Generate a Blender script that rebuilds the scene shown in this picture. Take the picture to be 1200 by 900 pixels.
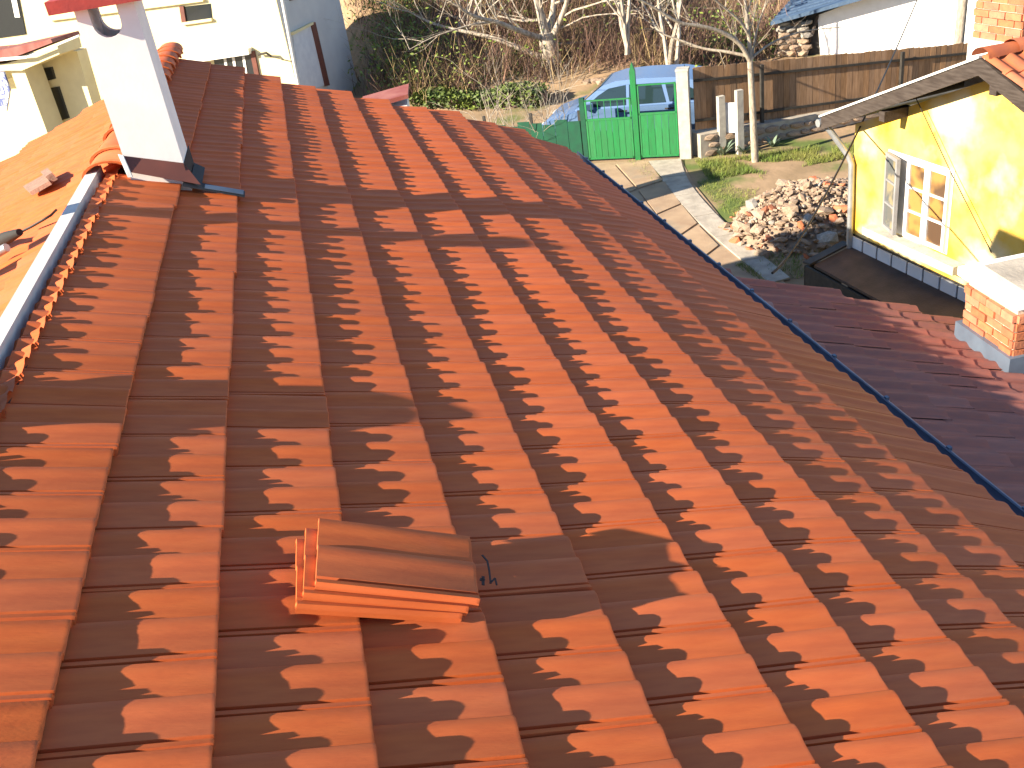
import bpy, math, random
from mathutils import Vector, Matrix, noise
R = math.radians
for o in list(bpy.data.objects): bpy.data.objects.remove(o)
scene = bpy.context.scene
col = scene.collection

# ------------------------------------------------------------------ camera
CR = Vector((0.9626953, -0.2346326, -0.1347783))      # right
CD = Vector((-0.2299983, -0.4471632, -0.8643760))     # down
CF = Vector((0.1425429, 0.8631295, -0.4844470))       # forward
CC = Vector((1.3332296, -0.5183408, 1.4630333))
FPX = 1114.293
cam_d = bpy.data.cameras.new('camera'); cam = bpy.data.objects.new('camera', cam_d); col.objects.link(cam)
m = Matrix((CR, -CD, -CF)).transposed().to_4x4(); m.translation = CC
cam.matrix_world = m
cam_d.sensor_width = 36; cam_d.lens = 36 * FPX / 1200; cam_d.clip_end = 3000; cam_d.clip_start = .05
scene.camera = cam

# ------------------------------------------------------------------ light
SUN_EL, SUN_AZ = R(26.1), R(11)        # elevation; azimuth of travel measured from +X towards +Y
sd = Vector((math.cos(SUN_EL)*math.cos(SUN_AZ), math.cos(SUN_EL)*math.sin(SUN_AZ), -math.sin(SUN_EL)))
w = bpy.data.worlds.new('World'); scene.world = w; w.use_nodes = True
nt = w.node_tree; nt.nodes.clear()
sky = nt.nodes.new('ShaderNodeTexSky'); sky.sky_type = 'NISHITA'; sky.sun_disc = False
sky.sun_elevation = SUN_EL; sky.altitude = 900; sky.air_density = 1.0; sky.dust_density = .3; sky.ozone_density = 2.5; sky.sun_rotation = math.atan2(-sd.x, -sd.y)
bg = nt.nodes.new('ShaderNodeBackground'); bg.inputs['Strength'].default_value = .072
wo = nt.nodes.new('ShaderNodeOutputWorld')
nt.links.new(sky.outputs[0], bg.inputs[0]); nt.links.new(bg.outputs[0], wo.inputs[0])
sl = bpy.data.lights.new('sun', 'SUN'); sl.energy = 5.0; sl.angle = R(.53); sl.color = (1, .86, .66)
so = bpy.data.objects.new('sun', sl); col.objects.link(so); so.rotation_euler = sd.to_track_quat('-Z', 'Y').to_euler()
so.location = (-20, -5, 20)
scene.view_settings.view_transform = 'Standard'; scene.view_settings.look = 'None'
scene.view_settings.exposure = 1.68; scene.view_settings.gamma = 1
scene.view_settings.use_curve_mapping = False

# ------------------------------------------------------------------ helpers
rng = random.Random(7)
def ray(px, py): return (CR*((px-600)/FPX) + CD*((py-450)/FPX) + CF)
def atd(px, py, d): r = ray(px, py).normalized(); return CC + r*d
def onz(px, py, z): r = ray(px, py); return CC + r*((z-CC.z)/r.z)
def onp(px, py, p0, n): r = ray(px, py); return CC + r*(n.dot(p0-CC)/n.dot(r))

class MB:
    def __init__(s): s.v = []; s.f = []
    def add(s, vs, fs):
        b = len(s.v); s.v += [tuple(x) for x in vs]; s.f += [tuple(i+b for i in f) for f in fs]
    def box(s, o, a, b, c):                       # corner + three edge vectors
        o, a, b, c = map(Vector, (o, a, b, c))
        if a.cross(b).dot(c) < 0: a, b = b, a
        s.add([o, o+a, o+a+b, o+b, o+c, o+a+c, o+a+b+c, o+b+c],
              [(3,2,1,0),(4,5,6,7),(0,1,5,4),(1,2,6,5),(2,3,7,6),(3,0,4,7)])
    def cbox(s, c, sx, sy, sz, rot=None):
        M = rot if rot else Matrix.Identity(3)
        a, b, d = M@Vector((sx,0,0)), M@Vector((0,sy,0)), M@Vector((0,0,sz))
        s.box(Vector(c)-(a+b+d)/2, a, b, d)
    def prism(s, pts, vec):
        pts = [Vector(p) for p in pts]; vec = Vector(vec); n = len(pts)
        nn = Vector((0,0,0))
        for i in range(n): nn += pts[i].cross(pts[(i+1) % n])
        if nn.dot(vec) > 0: pts = pts[::-1]
        s.add(pts + [p+vec for p in pts], [tuple(range(n)), tuple(range(2*n-1, n-1, -1))] +
              [((i+1) % n, i, i+n, (i+1) % n+n) for i in range(n)])
    def tube(s, pts, rad, n=6, cap=True):
        pts = [Vector(p) for p in pts]
        if not hasattr(rad, '__len__'): rad = [rad]*len(pts)
        b = len(s.v); up = None
        for i, p in enumerate(pts):
            t = (pts[min(i+1, len(pts)-1)] - pts[max(i-1, 0)])
            if t.length < 1e-9: t = Vector((0,0,1))
            t.normalize()
            if up is None: up = t.orthogonal().normalized()
            up = (up - t*up.dot(t))
            up = up.normalized() if up.length > 1e-6 else t.orthogonal().normalized()
            sdv = t.cross(up)
            for k in range(n):
                a = 2*math.pi*k/n; q = p + (up*math.cos(a) + sdv*math.sin(a))*rad[i]
                s.v.append(tuple(q))
        for i in range(len(pts)-1):
            for k in range(n):
                a, c = b+i*n+k, b+i*n+(k+1) % n
                s.f.append((a, c, c+n, a+n))
        if cap:
            s.f.append(tuple(b+k for k in range(n))[::-1]); e = b+(len(pts)-1)*n; s.f.append(tuple(e+k for k in range(n)))
    def mesh(s, name, mat=None, smooth=None):
        me = bpy.data.meshes.new(name); me.from_pydata(s.v, [], s.f); me.update()
        if mat: me.materials.append(mat)
        if smooth:
            me.polygons.foreach_set('use_smooth', [True]*len(me.polygons)); me.set_sharp_from_angle(angle=R(smooth))
        return me
    def build(s, name, mat, parent=None, smooth=None, **kw):
        return obj(name, s.mesh(name, mat, smooth), parent, **kw)

def obj(name, me, parent=None, loc=None, rot=None, scl=None, **kw):
    o = bpy.data.objects.new(name, me); col.objects.link(o)
    if loc is not None: o.location = loc
    if rot is not None: o.rotation_euler = rot
    if scl is not None: o.scale = scl
    if parent:
        o.parent = parent; o.matrix_parent_inverse = Matrix.Translation(-worldloc(parent))
    for k, v in kw.items(): o[k] = v
    return o
def worldloc(o):
    return Vector(o.get('_base', (0, 0, 0)))
def thing(name, label, cat, loc=(0,0,0), group=None):
    o = bpy.data.objects.new(name, None); col.objects.link(o); o.location = loc; o.empty_display_size = .2
    o['_base'] = tuple(loc); o['label'] = label; o['category'] = cat
    if group: o['group'] = group
    return o
def tag(o, label, cat, group=None):
    o['label'] = label; o['category'] = cat
    if group: o['group'] = group
    return o

# ------------------------------------------------------------------ materials
def mat(name, c1, c2=None, scale=8, rough=.8, bump=0, bscale=40, spec=.3, detail=6, metal=0, objvar=0, stretch=None,
        c3=None, c3scale=2, c3lo=.55, c3hi=.7, emit=None, trans=0, coord='Object', contrast=(.35, .65)):
    M = bpy.data.materials.new(name); M.use_nodes = True; t = M.node_tree; N = t.nodes; L = t.links
    b = N['Principled BSDF']; b.inputs['Roughness'].default_value = rough; b.inputs['Metallic'].default_value = metal
    b.inputs['Specular IOR Level'].default_value = spec
    if trans: b.inputs['Transmission Weight'].default_value = trans
    tc = N.new('ShaderNodeTexCoord'); src = tc.outputs[coord]
    if stretch:
        mp = N.new('ShaderNodeMapping'); mp.inputs['Scale'].default_value = stretch; L.new(src, mp.inputs[0]); src = mp.outputs[0]
    colout = None
    if c2:
        nz = N.new('ShaderNodeTexNoise'); nz.inputs['Scale'].default_value = scale; nz.inputs['Detail'].default_value = detail
        L.new(src, nz.inputs['Vector'])
        rp = N.new('ShaderNodeValToRGB'); rp.color_ramp.elements[0].position = contrast[0]; rp.color_ramp.elements[1].position = contrast[1]
        rp.color_ramp.elements[0].color = (*c1, 1); rp.color_ramp.elements[1].color = (*c2, 1)
        L.new(nz.outputs[0], rp.inputs[0]); colout = rp.outputs[0]
    if c3:
        n3 = N.new('ShaderNodeTexNoise'); n3.inputs['Scale'].default_value = c3scale; n3.inputs['Detail'].default_value = 5
        L.new(tc.outputs[coord], n3.inputs['Vector'])
        r3 = N.new('ShaderNodeMapRange'); r3.inputs[1].default_value = c3lo; r3.inputs[2].default_value = c3hi
        L.new(n3.outputs[0], r3.inputs[0])
        mx = N.new('ShaderNodeMix'); mx.data_type = 'RGBA'; L.new(r3.outputs[0], mx.inputs[0])
        if colout: L.new(colout, mx.inputs[6])
        else: mx.inputs[6].default_value = (*c1, 1)
        mx.inputs[7].default_value = (*c3, 1); colout = mx.outputs[2]
    if objvar:
        oi = N.new('ShaderNodeObjectInfo'); ge = N.new('ShaderNodeNewGeometry')
        ad = N.new('ShaderNodeMath'); ad.operation = 'ADD'; L.new(oi.outputs['Random'], ad.inputs[0]); L.new(ge.outputs['Random Per Island'], ad.inputs[1])
        fr = N.new('ShaderNodeMath'); fr.operation = 'FRACT'; L.new(ad.outputs[0], fr.inputs[0])
        mr = N.new('ShaderNodeMapRange'); mr.inputs[3].default_value = 1-objvar; mr.inputs[4].default_value = 1+objvar; L.new(fr.outputs[0], mr.inputs[0])
        hs = N.new('ShaderNodeHueSaturation'); L.new(mr.outputs[0], hs.inputs['Value'])
        m2 = N.new('ShaderNodeMath'); m2.operation = 'MULTIPLY'; m2.inputs[1].default_value = 7.31; L.new(fr.outputs[0], m2.inputs[0])
        f2 = N.new('ShaderNodeMath'); f2.operation = 'FRACT'; L.new(m2.outputs[0], f2.inputs[0])
        m3 = N.new('ShaderNodeMapRange'); m3.inputs[3].default_value = 1-objvar*.4; m3.inputs[4].default_value = 1+objvar*.3; L.new(f2.outputs[0], m3.inputs[0])
        L.new(m3.outputs[0], hs.inputs['Saturation'])
        if colout: L.new(colout, hs.inputs['Color'])
        else: hs.inputs['Color'].default_value = (*c1, 1)
        colout = hs.outputs[0]
    if colout: L.new(colout, b.inputs['Base Color'])
    else: b.inputs['Base Color'].default_value = (*c1, 1)
    if bump:
        bn = N.new('ShaderNodeTexNoise'); bn.inputs['Scale'].default_value = bscale; bn.inputs['Detail'].default_value = 8
        L.new(src, bn.inputs['Vector'])
        bp = N.new('ShaderNodeBump'); bp.inputs['Strength'].default_value = bump; bp.inputs['Distance'].default_value = .02
        L.new(bn.outputs[0], bp.inputs['Height']); L.new(bp.outputs[0], b.inputs['Normal'])
    return M

CLAY = mat('clay_tile', (.62,.148,.044), (.54,.120,.038), scale=5, stretch=(1,7,7), rough=.6, spec=.16, bump=.06, bscale=30, objvar=.05,
           c3=(.60,.150,.062), c3scale=3, c3lo=.56, c3hi=.80)
CLAYOLD = mat('old_clay_tile', (.42,.14,.095), (.30,.12,.095), scale=4, stretch=(1,5,5), rough=.8, bump=.1, objvar=.10, c3=(.42,.28,.24), c3scale=2.2, c3lo=.5, c3hi=.75)
CLAYORANGE = mat('orange_pantile', (.45,.13,.05), (.34,.10,.05), scale=6, rough=.75, bump=.1, objvar=.15)
DECK = mat('dark_underlay', (.10,.055,.04), (.07,.04,.03), rough=.9)
WHITEPL = mat('white_render', (.88,.87,.85), (.82,.81,.79), scale=6, rough=.9, bump=.03, bscale=40, c3=(.68,.66,.62), c3scale=1.7, c3lo=.6, c3hi=.85)
REDPAINT = mat('red_painted_concrete', (.42,.06,.05), (.32,.05,.045), scale=9, rough=.6, bump=.1)
MORTARIN = mat('bare_mortar', (.28,.17,.13), (.2,.13,.1), scale=20, rough=.95, bump=.3)
FLASHBR = mat('brown_flashing', (.16,.055,.04), (.12,.045,.035), scale=5, rough=.45, spec=.4)
FLASHBL = mat('dark_lead_flashing', (.025,.027,.032), (.04,.043,.05), scale=6, rough=.7, spec=.15)
ZINC = mat('zinc', (.42,.44,.46), (.30,.32,.34), scale=7, rough=.45, metal=.6, bump=.05)
PVC = mat('pale_batten', (.60,.60,.58), (.47,.47,.46), scale=4, stretch=(8,1,8), rough=.6, bump=.05)
GUTTER = mat('blue_grey_gutter', (.13,.175,.24), (.09,.12,.17), scale=4, rough=.4, spec=.5, metal=.2)
CREAM = mat('cream_render', (.74,.66,.40), (.68,.60,.36), scale=3, rough=.9, bump=.08)
CREAM_SHADED = mat('cream_render_shaded', (.55,.56,.56), (.50,.51,.52), scale=2, rough=.9, bump=.06)  # cream render in shade: the side wall's shading is put into this grey
YELLOW = mat('yellow_limewash', (.72,.42,.035), (.76,.55,.14), scale=2.3, rough=.9, bump=.15, bscale=25, c3=(.76,.64,.36), c3scale=1.3, c3lo=.50, c3hi=.66, detail=8)
DARKWOOD = mat('weathered_dark_wood', (.035,.026,.022), (.065,.052,.045), scale=4, stretch=(10,1,10), rough=.85, bump=.08)
FENCEWOOD = mat('brown_fence_board', (.31,.19,.11), (.22,.13,.072), scale=5, stretch=(6,6,.7), rough=.85, bump=.2, objvar=.2)
DARKMETAL = mat('dark_metal', (.03,.028,.026), (.05,.045,.04), scale=12, rough=.6)
GREENP = mat('green_gate_paint', (.015,.19,.055), (.02,.15,.05), scale=7, stretch=(3,3,.6), rough=.5, spec=.4, objvar=.1)
GREEND = mat('dark_green_sheet', (.01,.085,.045), (.012,.065,.04), scale=5, rough=.5)
CONC = mat('concrete', (.42,.38,.32), (.30,.27,.23), scale=5, rough=.95, bump=.3, bscale=30)
CONCP = mat('pale_concrete', (.46,.44,.39), (.35,.33,.30), scale=8, rough=.95, bump=.25)
PAVING = mat('sandy_concrete_paving', (.40,.29,.19), (.30,.21,.14), scale=2.5, rough=.95, bump=.25, c3=(.22,.19,.15), c3scale=1.2, c3lo=.55, c3hi=.75)
STONE = mat('pale_rubble', (.36,.27,.20), (.25,.18,.13), scale=6, rough=.95, bump=.4, bscale=18, objvar=.25)
STONEG = mat('grey_rubble', (.36,.33,.30), (.25,.23,.2), scale=6, rough=.95, bump=.4, bscale=18, objvar=.2)
BRICK = mat('red_brick', (.46,.17,.085), (.38,.13,.07), scale=14, rough=.9, bump=.3, objvar=.2)
MORTAR = mat('mortar', (.55,.45,.36), (.46,.38,.3), scale=20, rough=.95, bump=.3)
BARK = mat('pale_bark', (.40,.35,.28), (.24,.20,.16), scale=8, stretch=(3,3,1), rough=.95, bump=.4, bscale=25)
BARKD = mat('grey_bark', (.46,.41,.34), (.24,.20,.16), scale=6, stretch=(3,3,1), rough=.95, bump=.4, bscale=20)
GLASS = mat('dark_glass', (.02,.025,.03), rough=.08, spec=.8)
CARPAINT = mat('silver_blue_car_paint', (.13,.22,.40), rough=.3, spec=.5, metal=.3)
CARGLASS = mat('car_glass', (.015,.03,.035), rough=.06, spec=.7)
RUBBER = mat('black_rubber', (.02,.02,.02), (.03,.03,.03), rough=.8)
WHITEP = mat('white_paint', (.78,.77,.74), (.7,.69,.66), scale=10, rough=.6)
BLUEROOF = mat('blue_sheet_roof', (.06,.10,.17), (.08,.13,.21), scale=3, stretch=(1,6,1), rough=.5, metal=.2)
SILLB = mat('pale_blue_grey_panel', (.62,.65,.70), (.55,.58,.64), scale=5, rough=.6)
AMBER = mat('amber_reflection_pane', (.34,.19,.06), (.09,.055,.035), scale=3.2, rough=.08, spec=.6, contrast=(.42,.58), detail=2)  # amber reflection and curtain behind are painted into the pane colour
GREYGLASS = mat('grey_glass', (.10,.11,.11), (.24,.21,.13), scale=4, rough=.1, spec=.6, contrast=(.45,.55), detail=2)
CABLE = mat('black_cable', (.025,.022,.02), rough=.6)
TERRA = mat('ground_soil', (.34,.235,.145), (.24,.17,.10), scale=1.4, rough=1, bump=.5, bscale=9, c3=(.10,.14,.035), c3scale=.55, c3lo=.52, c3hi=.64, detail=9, coord='Object')
TWIG = mat('brown_twigs', (.23,.14,.105), (.11,.065,.055), scale=.7, rough=.95, objvar=.35)
STRAW = mat('straw_grass', (.42,.31,.16), (.30,.22,.11), scale=.8, rough=.95, objvar=.3)
LEAF = mat('spring_leaf', (.11,.17,.03), (.17,.21,.04), scale=.9, rough=.7, objvar=.3)
GRASS = mat('green_grass', (.11,.17,.03), (.19,.20,.05), scale=1.5, rough=.8, objvar=.3)
DARKLEAF = mat('hedge_leaf', (.05,.09,.02), (.12,.15,.03), scale=1.5, rough=.6, objvar=.35)
AGAVE = mat('blue_green_leaf', (.13,.19,.14), (.17,.22,.15), scale=5, rough=.6)
INK = mat('black_marker_paint', (.07,.045,.04), rough=.8)
CLOTH = mat('white_blue_cloth', (.55,.56,.62), (.12,.15,.32), scale=9, rough=.9, contrast=(.5,.56))
MAROON = mat('maroon_sheet', (.22,.06,.05), (.30,.12,.10), scale=3, rough=.6)

# ------------------------------------------------------------------ terrain
G = -5.0; YS = 1.1215
def gz(x, y):
    h = G
    d = y - 27.3 + .25*(x-9)
    fx = max(0, min(1, (15-x)/4)); fx = max(.06, fx*fx*(3-2*fx)); fl0 = max(0, min(1, (x-2)/2.5)); fx *= fl0*fl0*(3-2*fl0)
    if d > 0: h += fx*(.40*7 + .18*(d-7) if d > 7 else .40*d)
    if x < 0: h -= min(.06*(-x), 3)
    return h + (noise.noise(Vector((x*.35, y*.35, 3)))*.05 if d < 0 else noise.noise(Vector((x*.25, y*.25, 3)))*.3*min(1, d/4))
def axis(lo, hi, fine0, fine1, st):
    a = []; x = lo
    while x < hi:
        a.append(x); x += st if fine0 <= x < fine1 else max(st, min(abs(x-fine0), abs(x-fine1))*.35 + st)
    return a + [hi]
xs = axis(-700, 700, -14, 30, .7); ys = axis(-500, 900, -6, 52, .7)
mb = MB(); mb.v = [(x, y, gz(x, y)) for y in ys for x in xs]; nx = len(xs)
mb.f = [(j*nx+i, j*nx+i+1, (j+1)*nx+i+1, (j+1)*nx+i) for j in range(len(ys)-1) for i in range(nx-1)]
mb.build('ground', TERRA, smooth=60, kind='structure')

# ------------------------------------------------------------------ the tiled house
TH = 0.3715545
AX = Vector((math.cos(TH), 0, -math.sin(TH))); AZ = Vector((math.sin(TH), 0, math.cos(TH)))
def rf(s, t, z=0): return AX*s + Vector((0, t, 0)) + AZ*z
SK = [.05, .449, .823, 1.221, 1.615, 2.038, 2.465, 2.884, 3.310, 3.705, 4.125, 4.640]
ZK = [.0, .002, 0, -.003, -.005, .005, .026, .048, .056, .039, .012, -.068]
OFF = [0, .64, .14, .57, .89, .31, .65, .03, .35, .70, .05, .40]
PT = .30; STEP = .042; T0 = -1.9
def tfar(s): return 11.52 - .195*s

house = thing('tiled_house', 'house under a new orange clay tile roof, filling the foreground', 'house', (2, 5, G))
ZO = -.012
deck = MB()
prof = [rf(SK[0]-.05, 0, -.035)] + [rf(SK[k], 0, ZK[k]-.075) for k in range(1, 12)]
prof[0] = Vector((.0, 0, -.10))
lp = [Vector((-p.x, 0, p.z)) for p in prof[:0:-1]]
sect = lp + prof
under = [Vector((p.x, 0, p.z-.14)) for p in sect[::-1]]
poly = sect + under
n = len(poly)
near = [p + Vector((0, T0, 0)) for p in poly]; far = [p + Vector((0, 11.42 - .195*max(0, p.x)/math.cos(TH), 0)) for p in poly]
vs = near + far; h2 = len(sect)
fs = [(i, i+1, n+i+1, n+i) for i in range(n-1)] + [(n-1, 0, n, 2*n-1)]
for i in range(h2-1):
    a, b = i, n-1-i
    fs += [(a, b, b-1, a+1), (n+a, n+a+1, n+b-1, n+b)]
deck.add(vs, fs)
roof = deck.build('roof', DECK, house)
# walls of the house below
wl = MB(); XE = SK[11]*math.cos(TH)-.45
for a, b in (((-XE, T0+.3), (XE, T0+.3)), ((XE, T0+.3), (XE, 10.3)), ((XE, 10.3), (-XE, 10.9)), ((-XE, 10.9), (-XE, T0+.3))):
    d = Vector((b[0]-a[0], b[1]-a[1], 0)); nrm = Vector((d.y, -d.x, 0)).normalized()*-.3
    wl.box((a[0], a[1], G-1.5), d, nrm, (0, 0, -1.85-G+1.5))
wl.prism([(-XE, T0+.35, -1.8), (XE, T0+.35, -1.8), (0, T0+.35, -.2)], (0, .25, 0))
wl.prism([(-XE, 10.4, -1.8), (XE, 10.0, -1.8), (0, 10.7, -.2)], (0, .2, 0))
wl.build('wall', CREAM, house)

# tile profile (u from the far edge to the near edge, height in mm)
PROF = [(0,-6),(.008,8),(.035,15),(.08,17.2),(.125,16.8),(.175,13.5),(.22,9.5),(.28,7),(.39,4),(.428,3),(.437,9),(.462,15),(.505,17.2),(.55,16.8),(.60,13.5),(.645,9.5),(.71,7),(.84,4.5),(.880,4),
        (.886,-8),(.930,-8),(.936,8),(.984,8.5),(.993,-8)]
def tile_mb(L, head=-.075, closed=False, W=PT-.002, jit=0, seed=0, thick=.030):
    mb = MB(); r = random.Random(seed); n = len(PROF)
    rows = [(head, 0), (L-.012, 0), (L-.003, -.0015), (L, -.006)]
    for x, dz in rows:
        for u, h in PROF: mb.v.append((x, (1-u)*W, h*.001*1.12 + dz))
    for i in range(len(rows)-1):
        for k in range(n-1):
            a = i*n+k; mb.f.append((a, a+n, a+n+1, a+1))
    b = len(mb.v); l = (len(rows)-1)*n
    for u, h in PROF: mb.v.append((L-.004, (1-u)*W, h*.001*1.12-thick))
    for k in range(n-1): mb.f.append((l+k, b+k, b+k+1, l+k+1))
    if closed:
        c = len(mb.v)
        for u, h in PROF: mb.v.append((head, (1-u)*W, h*.001*1.12-.016))
        for k in range(n-1): mb.f.append((b+k, c+k, c+k+1, b+k+1)); mb.f.append((c+k, k, k+1, c+k+1))
        mb.f.append(tuple([i*n for i in range(len(rows))] + [b, c])); mb.f.append(tuple([i*n+n-1 for i in range(len(rows))] + [b+n-1, c+n-1])[::-1])
    else:                                          # near side edge
        e = len(mb.v); mb.v += [(head, 0, -.02), (L-.004, 0, -.030)]
        mb.f.append(((len(rows)-1)*n+n-1, (len(rows)-2)*n+n-1, (len(rows)-3)*n+n-1, n-1, e, e+1))
    return mb
TL = .40
tile_me = [tile_mb(TL).mesh('clay_tile', CLAY, 17)]
rest = MB(); tmpl = tile_mb(TL)
def tile_xform(k, t, r):
    s0, s1 = SK[k-1], SK[k]; L = s1-s0
    z0 = ZK[k-1]-STEP+ZO; z1 = ZK[k]+ZO
    if k == 1: z0 = ZK[0]-.040
    tilt = math.atan2(z1-z0, L)
    return rf(s0, t, z0), (r.gauss(0, .005), TH - tilt + r.gauss(0, .005), r.gauss(0, .005)), (math.hypot(L, z1-z0)/TL, 1, 1)
cand = []
for k in range(1, 12):
    j0 = math.floor((T0 - OFF[k]*PT)/PT)
    for j in range(j0, 60):
        t = OFF[k]*PT + j*PT
        if t < T0: continue
        if t + PT*.55 > tfar(SK[k]): break
        cand.append((k, t))
def skip(k, t):                                     # the chimney and its tray stand here
    return (k == 1 and 6.06 < t+PT*.5 < 6.60) or (k == 2 and 5.98 < t+PT*.4 < 6.12)
cand = [c for c in cand if not skip(*c)]
def vis(k, t):
    p = rf((SK[k-1]+SK[k])/2, t+PT/2) - CC; zf = p.dot(CF)
    if zf < .1: return 1e9
    x = 600+FPX*p.dot(CR)/zf; y = 450+FPX*p.dot(CD)/zf
    return zf if -60 < x < 1260 and y < 960 else 1e6+zf
cand.sort(key=lambda c: vis(*c))
marks_tile = None
for i, (k, t) in enumerate(cand):
    r = random.Random(hash((k, round(t*100))) & 0xffff)
    loc, rot, scl = tile_xform(k, t, r)
    loc = loc + AX*r.gauss(0, .004) + AZ*r.gauss(0, .0015)
    if i < 300:
        o = obj('tile', tile_me[0], roof, loc, rot, scl)
    else:
        M = Matrix.LocRotScale(loc, __import__('mathutils').Euler(rot), Vector(scl)); rest.add([M@Vector(v) for v in tmpl.v], tmpl.f)
# the left slope
for k in range(1, 12):
    for j in range(-6, 39):
        t = (OFF[k]*.5)*PT + j*PT
        if t < T0 or t + PT > 11.75 + .0*k: continue
        r = random.Random(k*100+j)
        loc, rot, scl = tile_xform(k, t, r)
        M = Matrix.LocRotScale(loc, __import__('mathutils').Euler(rot), Vector(scl))
        rest.add([(lambda q: (-q.x, q.y, q.z))(M@Vector(v)) for v in tmpl.v], [f[::-1] for f in tmpl.f])
rest.build('tile_field', CLAY, roof, smooth=17, kind='stuff')

# ridge: caps laid from the chimney on, bare batten towards the camera
def cap_mb(L=.40):
    mb = MB(); N = 10
    for (y, g, th) in ((0, 1.10, 0), (.045, 1.10, 0), (.05, 1.0, 0), (L, .93, 0)):
        for lay in (0, 1):
            for k in range(N+1):
                a = math.pi*k/N; rr = (.140 if lay == 0 else .123)*g
                mb.v.append((math.cos(a)*rr*1.05, y, math.sin(a)**.8*rr*.98))
    M2 = (N+1)
    for i in range(3):
        for lay in (0, 1):
            for k in range(N):
                a = (i*2+lay)*M2+k; b = a+2*M2
                q = (a, b, b+1, a+1); mb.f.append(q if lay == 0 else q[::-1])
    for e in (0, 3):
        for k in range(N):
            a = e*2*M2+k; q = (a, a+1, a+1+M2, a+M2); mb.f.append(q if e == 0 else q[::-1])
    return mb
cap_me = cap_mb().mesh('ridge_cap', CLAY, 40)
ridge = MB(); ridge.box((-.03, T0, -.09), (.06, 0, 0), (0, 11.75-T0, 0), (0, 0, .04)); 
ridge = ridge.build('ridge_board', DECK, house)
t = 6.12; i = 0
while t < 11.6:
    r = random.Random(i); obj('ridge_cap', cap_me, ridge, (r.gauss(-.03, .006) , t, -.035 + r.gauss(0, .004)), (R(1.2), 0, r.gauss(0, .012)), (1, 1, .74)); t += .355; i += 1
bt = MB(); bt.box((-.155, T0, -.09), (.075, 0, 0), (0, 6.32-T0, 0), (0, 0, .098))
bt.build('ridge_batten', PVC, house)
# chimney --------------------------------------------------------------
CX0, CX1, CY0, CY1 = .115, .470, 6.10, 6.52
zb = -.35; ZT = onp(118, 7, Vector((0, CY0, 0)), Vector((0, 1, 0))).z
bx = MB(); wall_t = .075
arcR = .085
top = ZT
def chim_panel(mb, p0, ux, ny, W, cut):           # wall panel with a half-round notch at the top
    z0 = zb; pts = [(0, z0), (W, z0), (W, top)]
    if cut:
        cx = W*.46; r0 = arcR
        pts += [(cx+r0, top)] + [(cx + r0*math.cos(a), top-.10 - r0*math.sin(a)) for a in [math.pi*i/10 for i in range(11)]] + [(cx-r0, top)]
    pts += [(0, top)]
    P = [p0 + ux*a + Vector((0, 0, z)) for a, z in pts]
    if not cut: mb.prism(P, ny*wall_t); return
    # split in convex-ish strips for clean faces
    half = len(pts)
    L_ = [(0, z0), (cx, z0)] + [(cx + r0*math.cos(a), top-.10 - r0*math.sin(a)) for a in [math.pi*i/10 for i in range(5, 11)]] + [(cx-r0, top), (0, top)]
    R_ = [(cx, z0), (W, z0), (W, top), (cx+r0, top)] + [(cx + r0*math.cos(a), top-.10 - r0*math.sin(a)) for a in [math.pi*i/10 for i in range(0, 6)]]
    for S in (L_, R_): mb.prism([p0 + ux*a + Vector((0, 0, z)) for a, z in S], ny*wall_t)
X, Y = Vector((1,0,0)), Vector((0,1,0))
W_, D_ = CX1-CX0, CY1-CY0
chim_panel(bx, Vector((CX0, CY0, 0)), X, Y, W_, True)
chim_panel(bx, Vector((CX0, CY1-wall_t, 0)), X, Y, W_, True)
chim_panel(bx, Vector((CX0, CY0+wall_t, 0)), Y, X, D_-2*wall_t, False)
chim_panel(bx, Vector((CX1-wall_t, CY0+wall_t, 0)), Y, X, D_-2*wall_t, False)
chim = bx.build('chimney', WHITEPL, house)
fl = MB(); fl.box((CX0+wall_t, CY0+wall_t, zb), X*(W_-2*wall_t), Y*(D_-2*wall_t), (0, 0, top-.45-zb)); fl.build('flue_core', MORTARIN, chim)
cp = MB(); cp.box((CX0-.13, CY0-.09, top), X*(W_+.22), Y*(D_+.18), (0, 0, .075)); cp.build('chimney_cap', REDPAINT, chim)
# flashing: brown apron in front, dark tray on the downhill side
f1 = MB()
zf = lambda x: -x*math.tan(TH)
f1.prism([(CX0-.01, CY0-.006, .09), (CX1+.004, CY0-.006, -.035), (CX1+.075, CY0-.06, zf(CX1+.075)+.03), (CX0+.02, CY0-.05, zf(CX0)+.03)], (0, -.004, .003))
f1.build('front_apron', FLASHBR, chim)
f2 = MB(); f2.box((CX1+.003, CY0-.03, zf(CX1)-.02), (.004, 0, 0), (0, D_+.1, 0), (0, 0, .17))
f2.prism([rf(CX1/math.cos(TH), CY0-.06, .035), rf(CX1/math.cos(TH)+.075, CY0-.06, .012), rf(CX1/math.cos(TH)+.075, CY1+.03, .012), rf(CX1/math.cos(TH), CY1+.03, .035)], AZ*.004)
f2.build('side_flashing', FLASHBL, chim)
f3 = MB(); f3.prism([rf(.46, 5.99, .012), rf(.86, 5.99, .002), rf(.86, 6.13, .002), rf(.46, 6.13, .016)], AZ*.006); f3.build('tray', FLASHBL, chim)
f4 = MB(); f4.prism([rf(.60, 6.005, .018), rf(.85, 6.005, .016), rf(.85, 6.055, .03), rf(.60, 6.055, .03)], AZ*.004); f4.build('tray_lip', GUTTER, chim)
f5 = MB(); f5.prism([(CX0-.02, CY0-.012, zf(CX0)+.15), (CX0+.012, CY0-.03, zf(CX0)+.14), (CX0+.03, CY0-.06, zf(CX0)-.0), (CX0-.0, CY0-.05, zf(CX0)-.0)], (-.004, -.003, 0)); f5.build('corner_strip', ZINC, chim)
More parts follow.
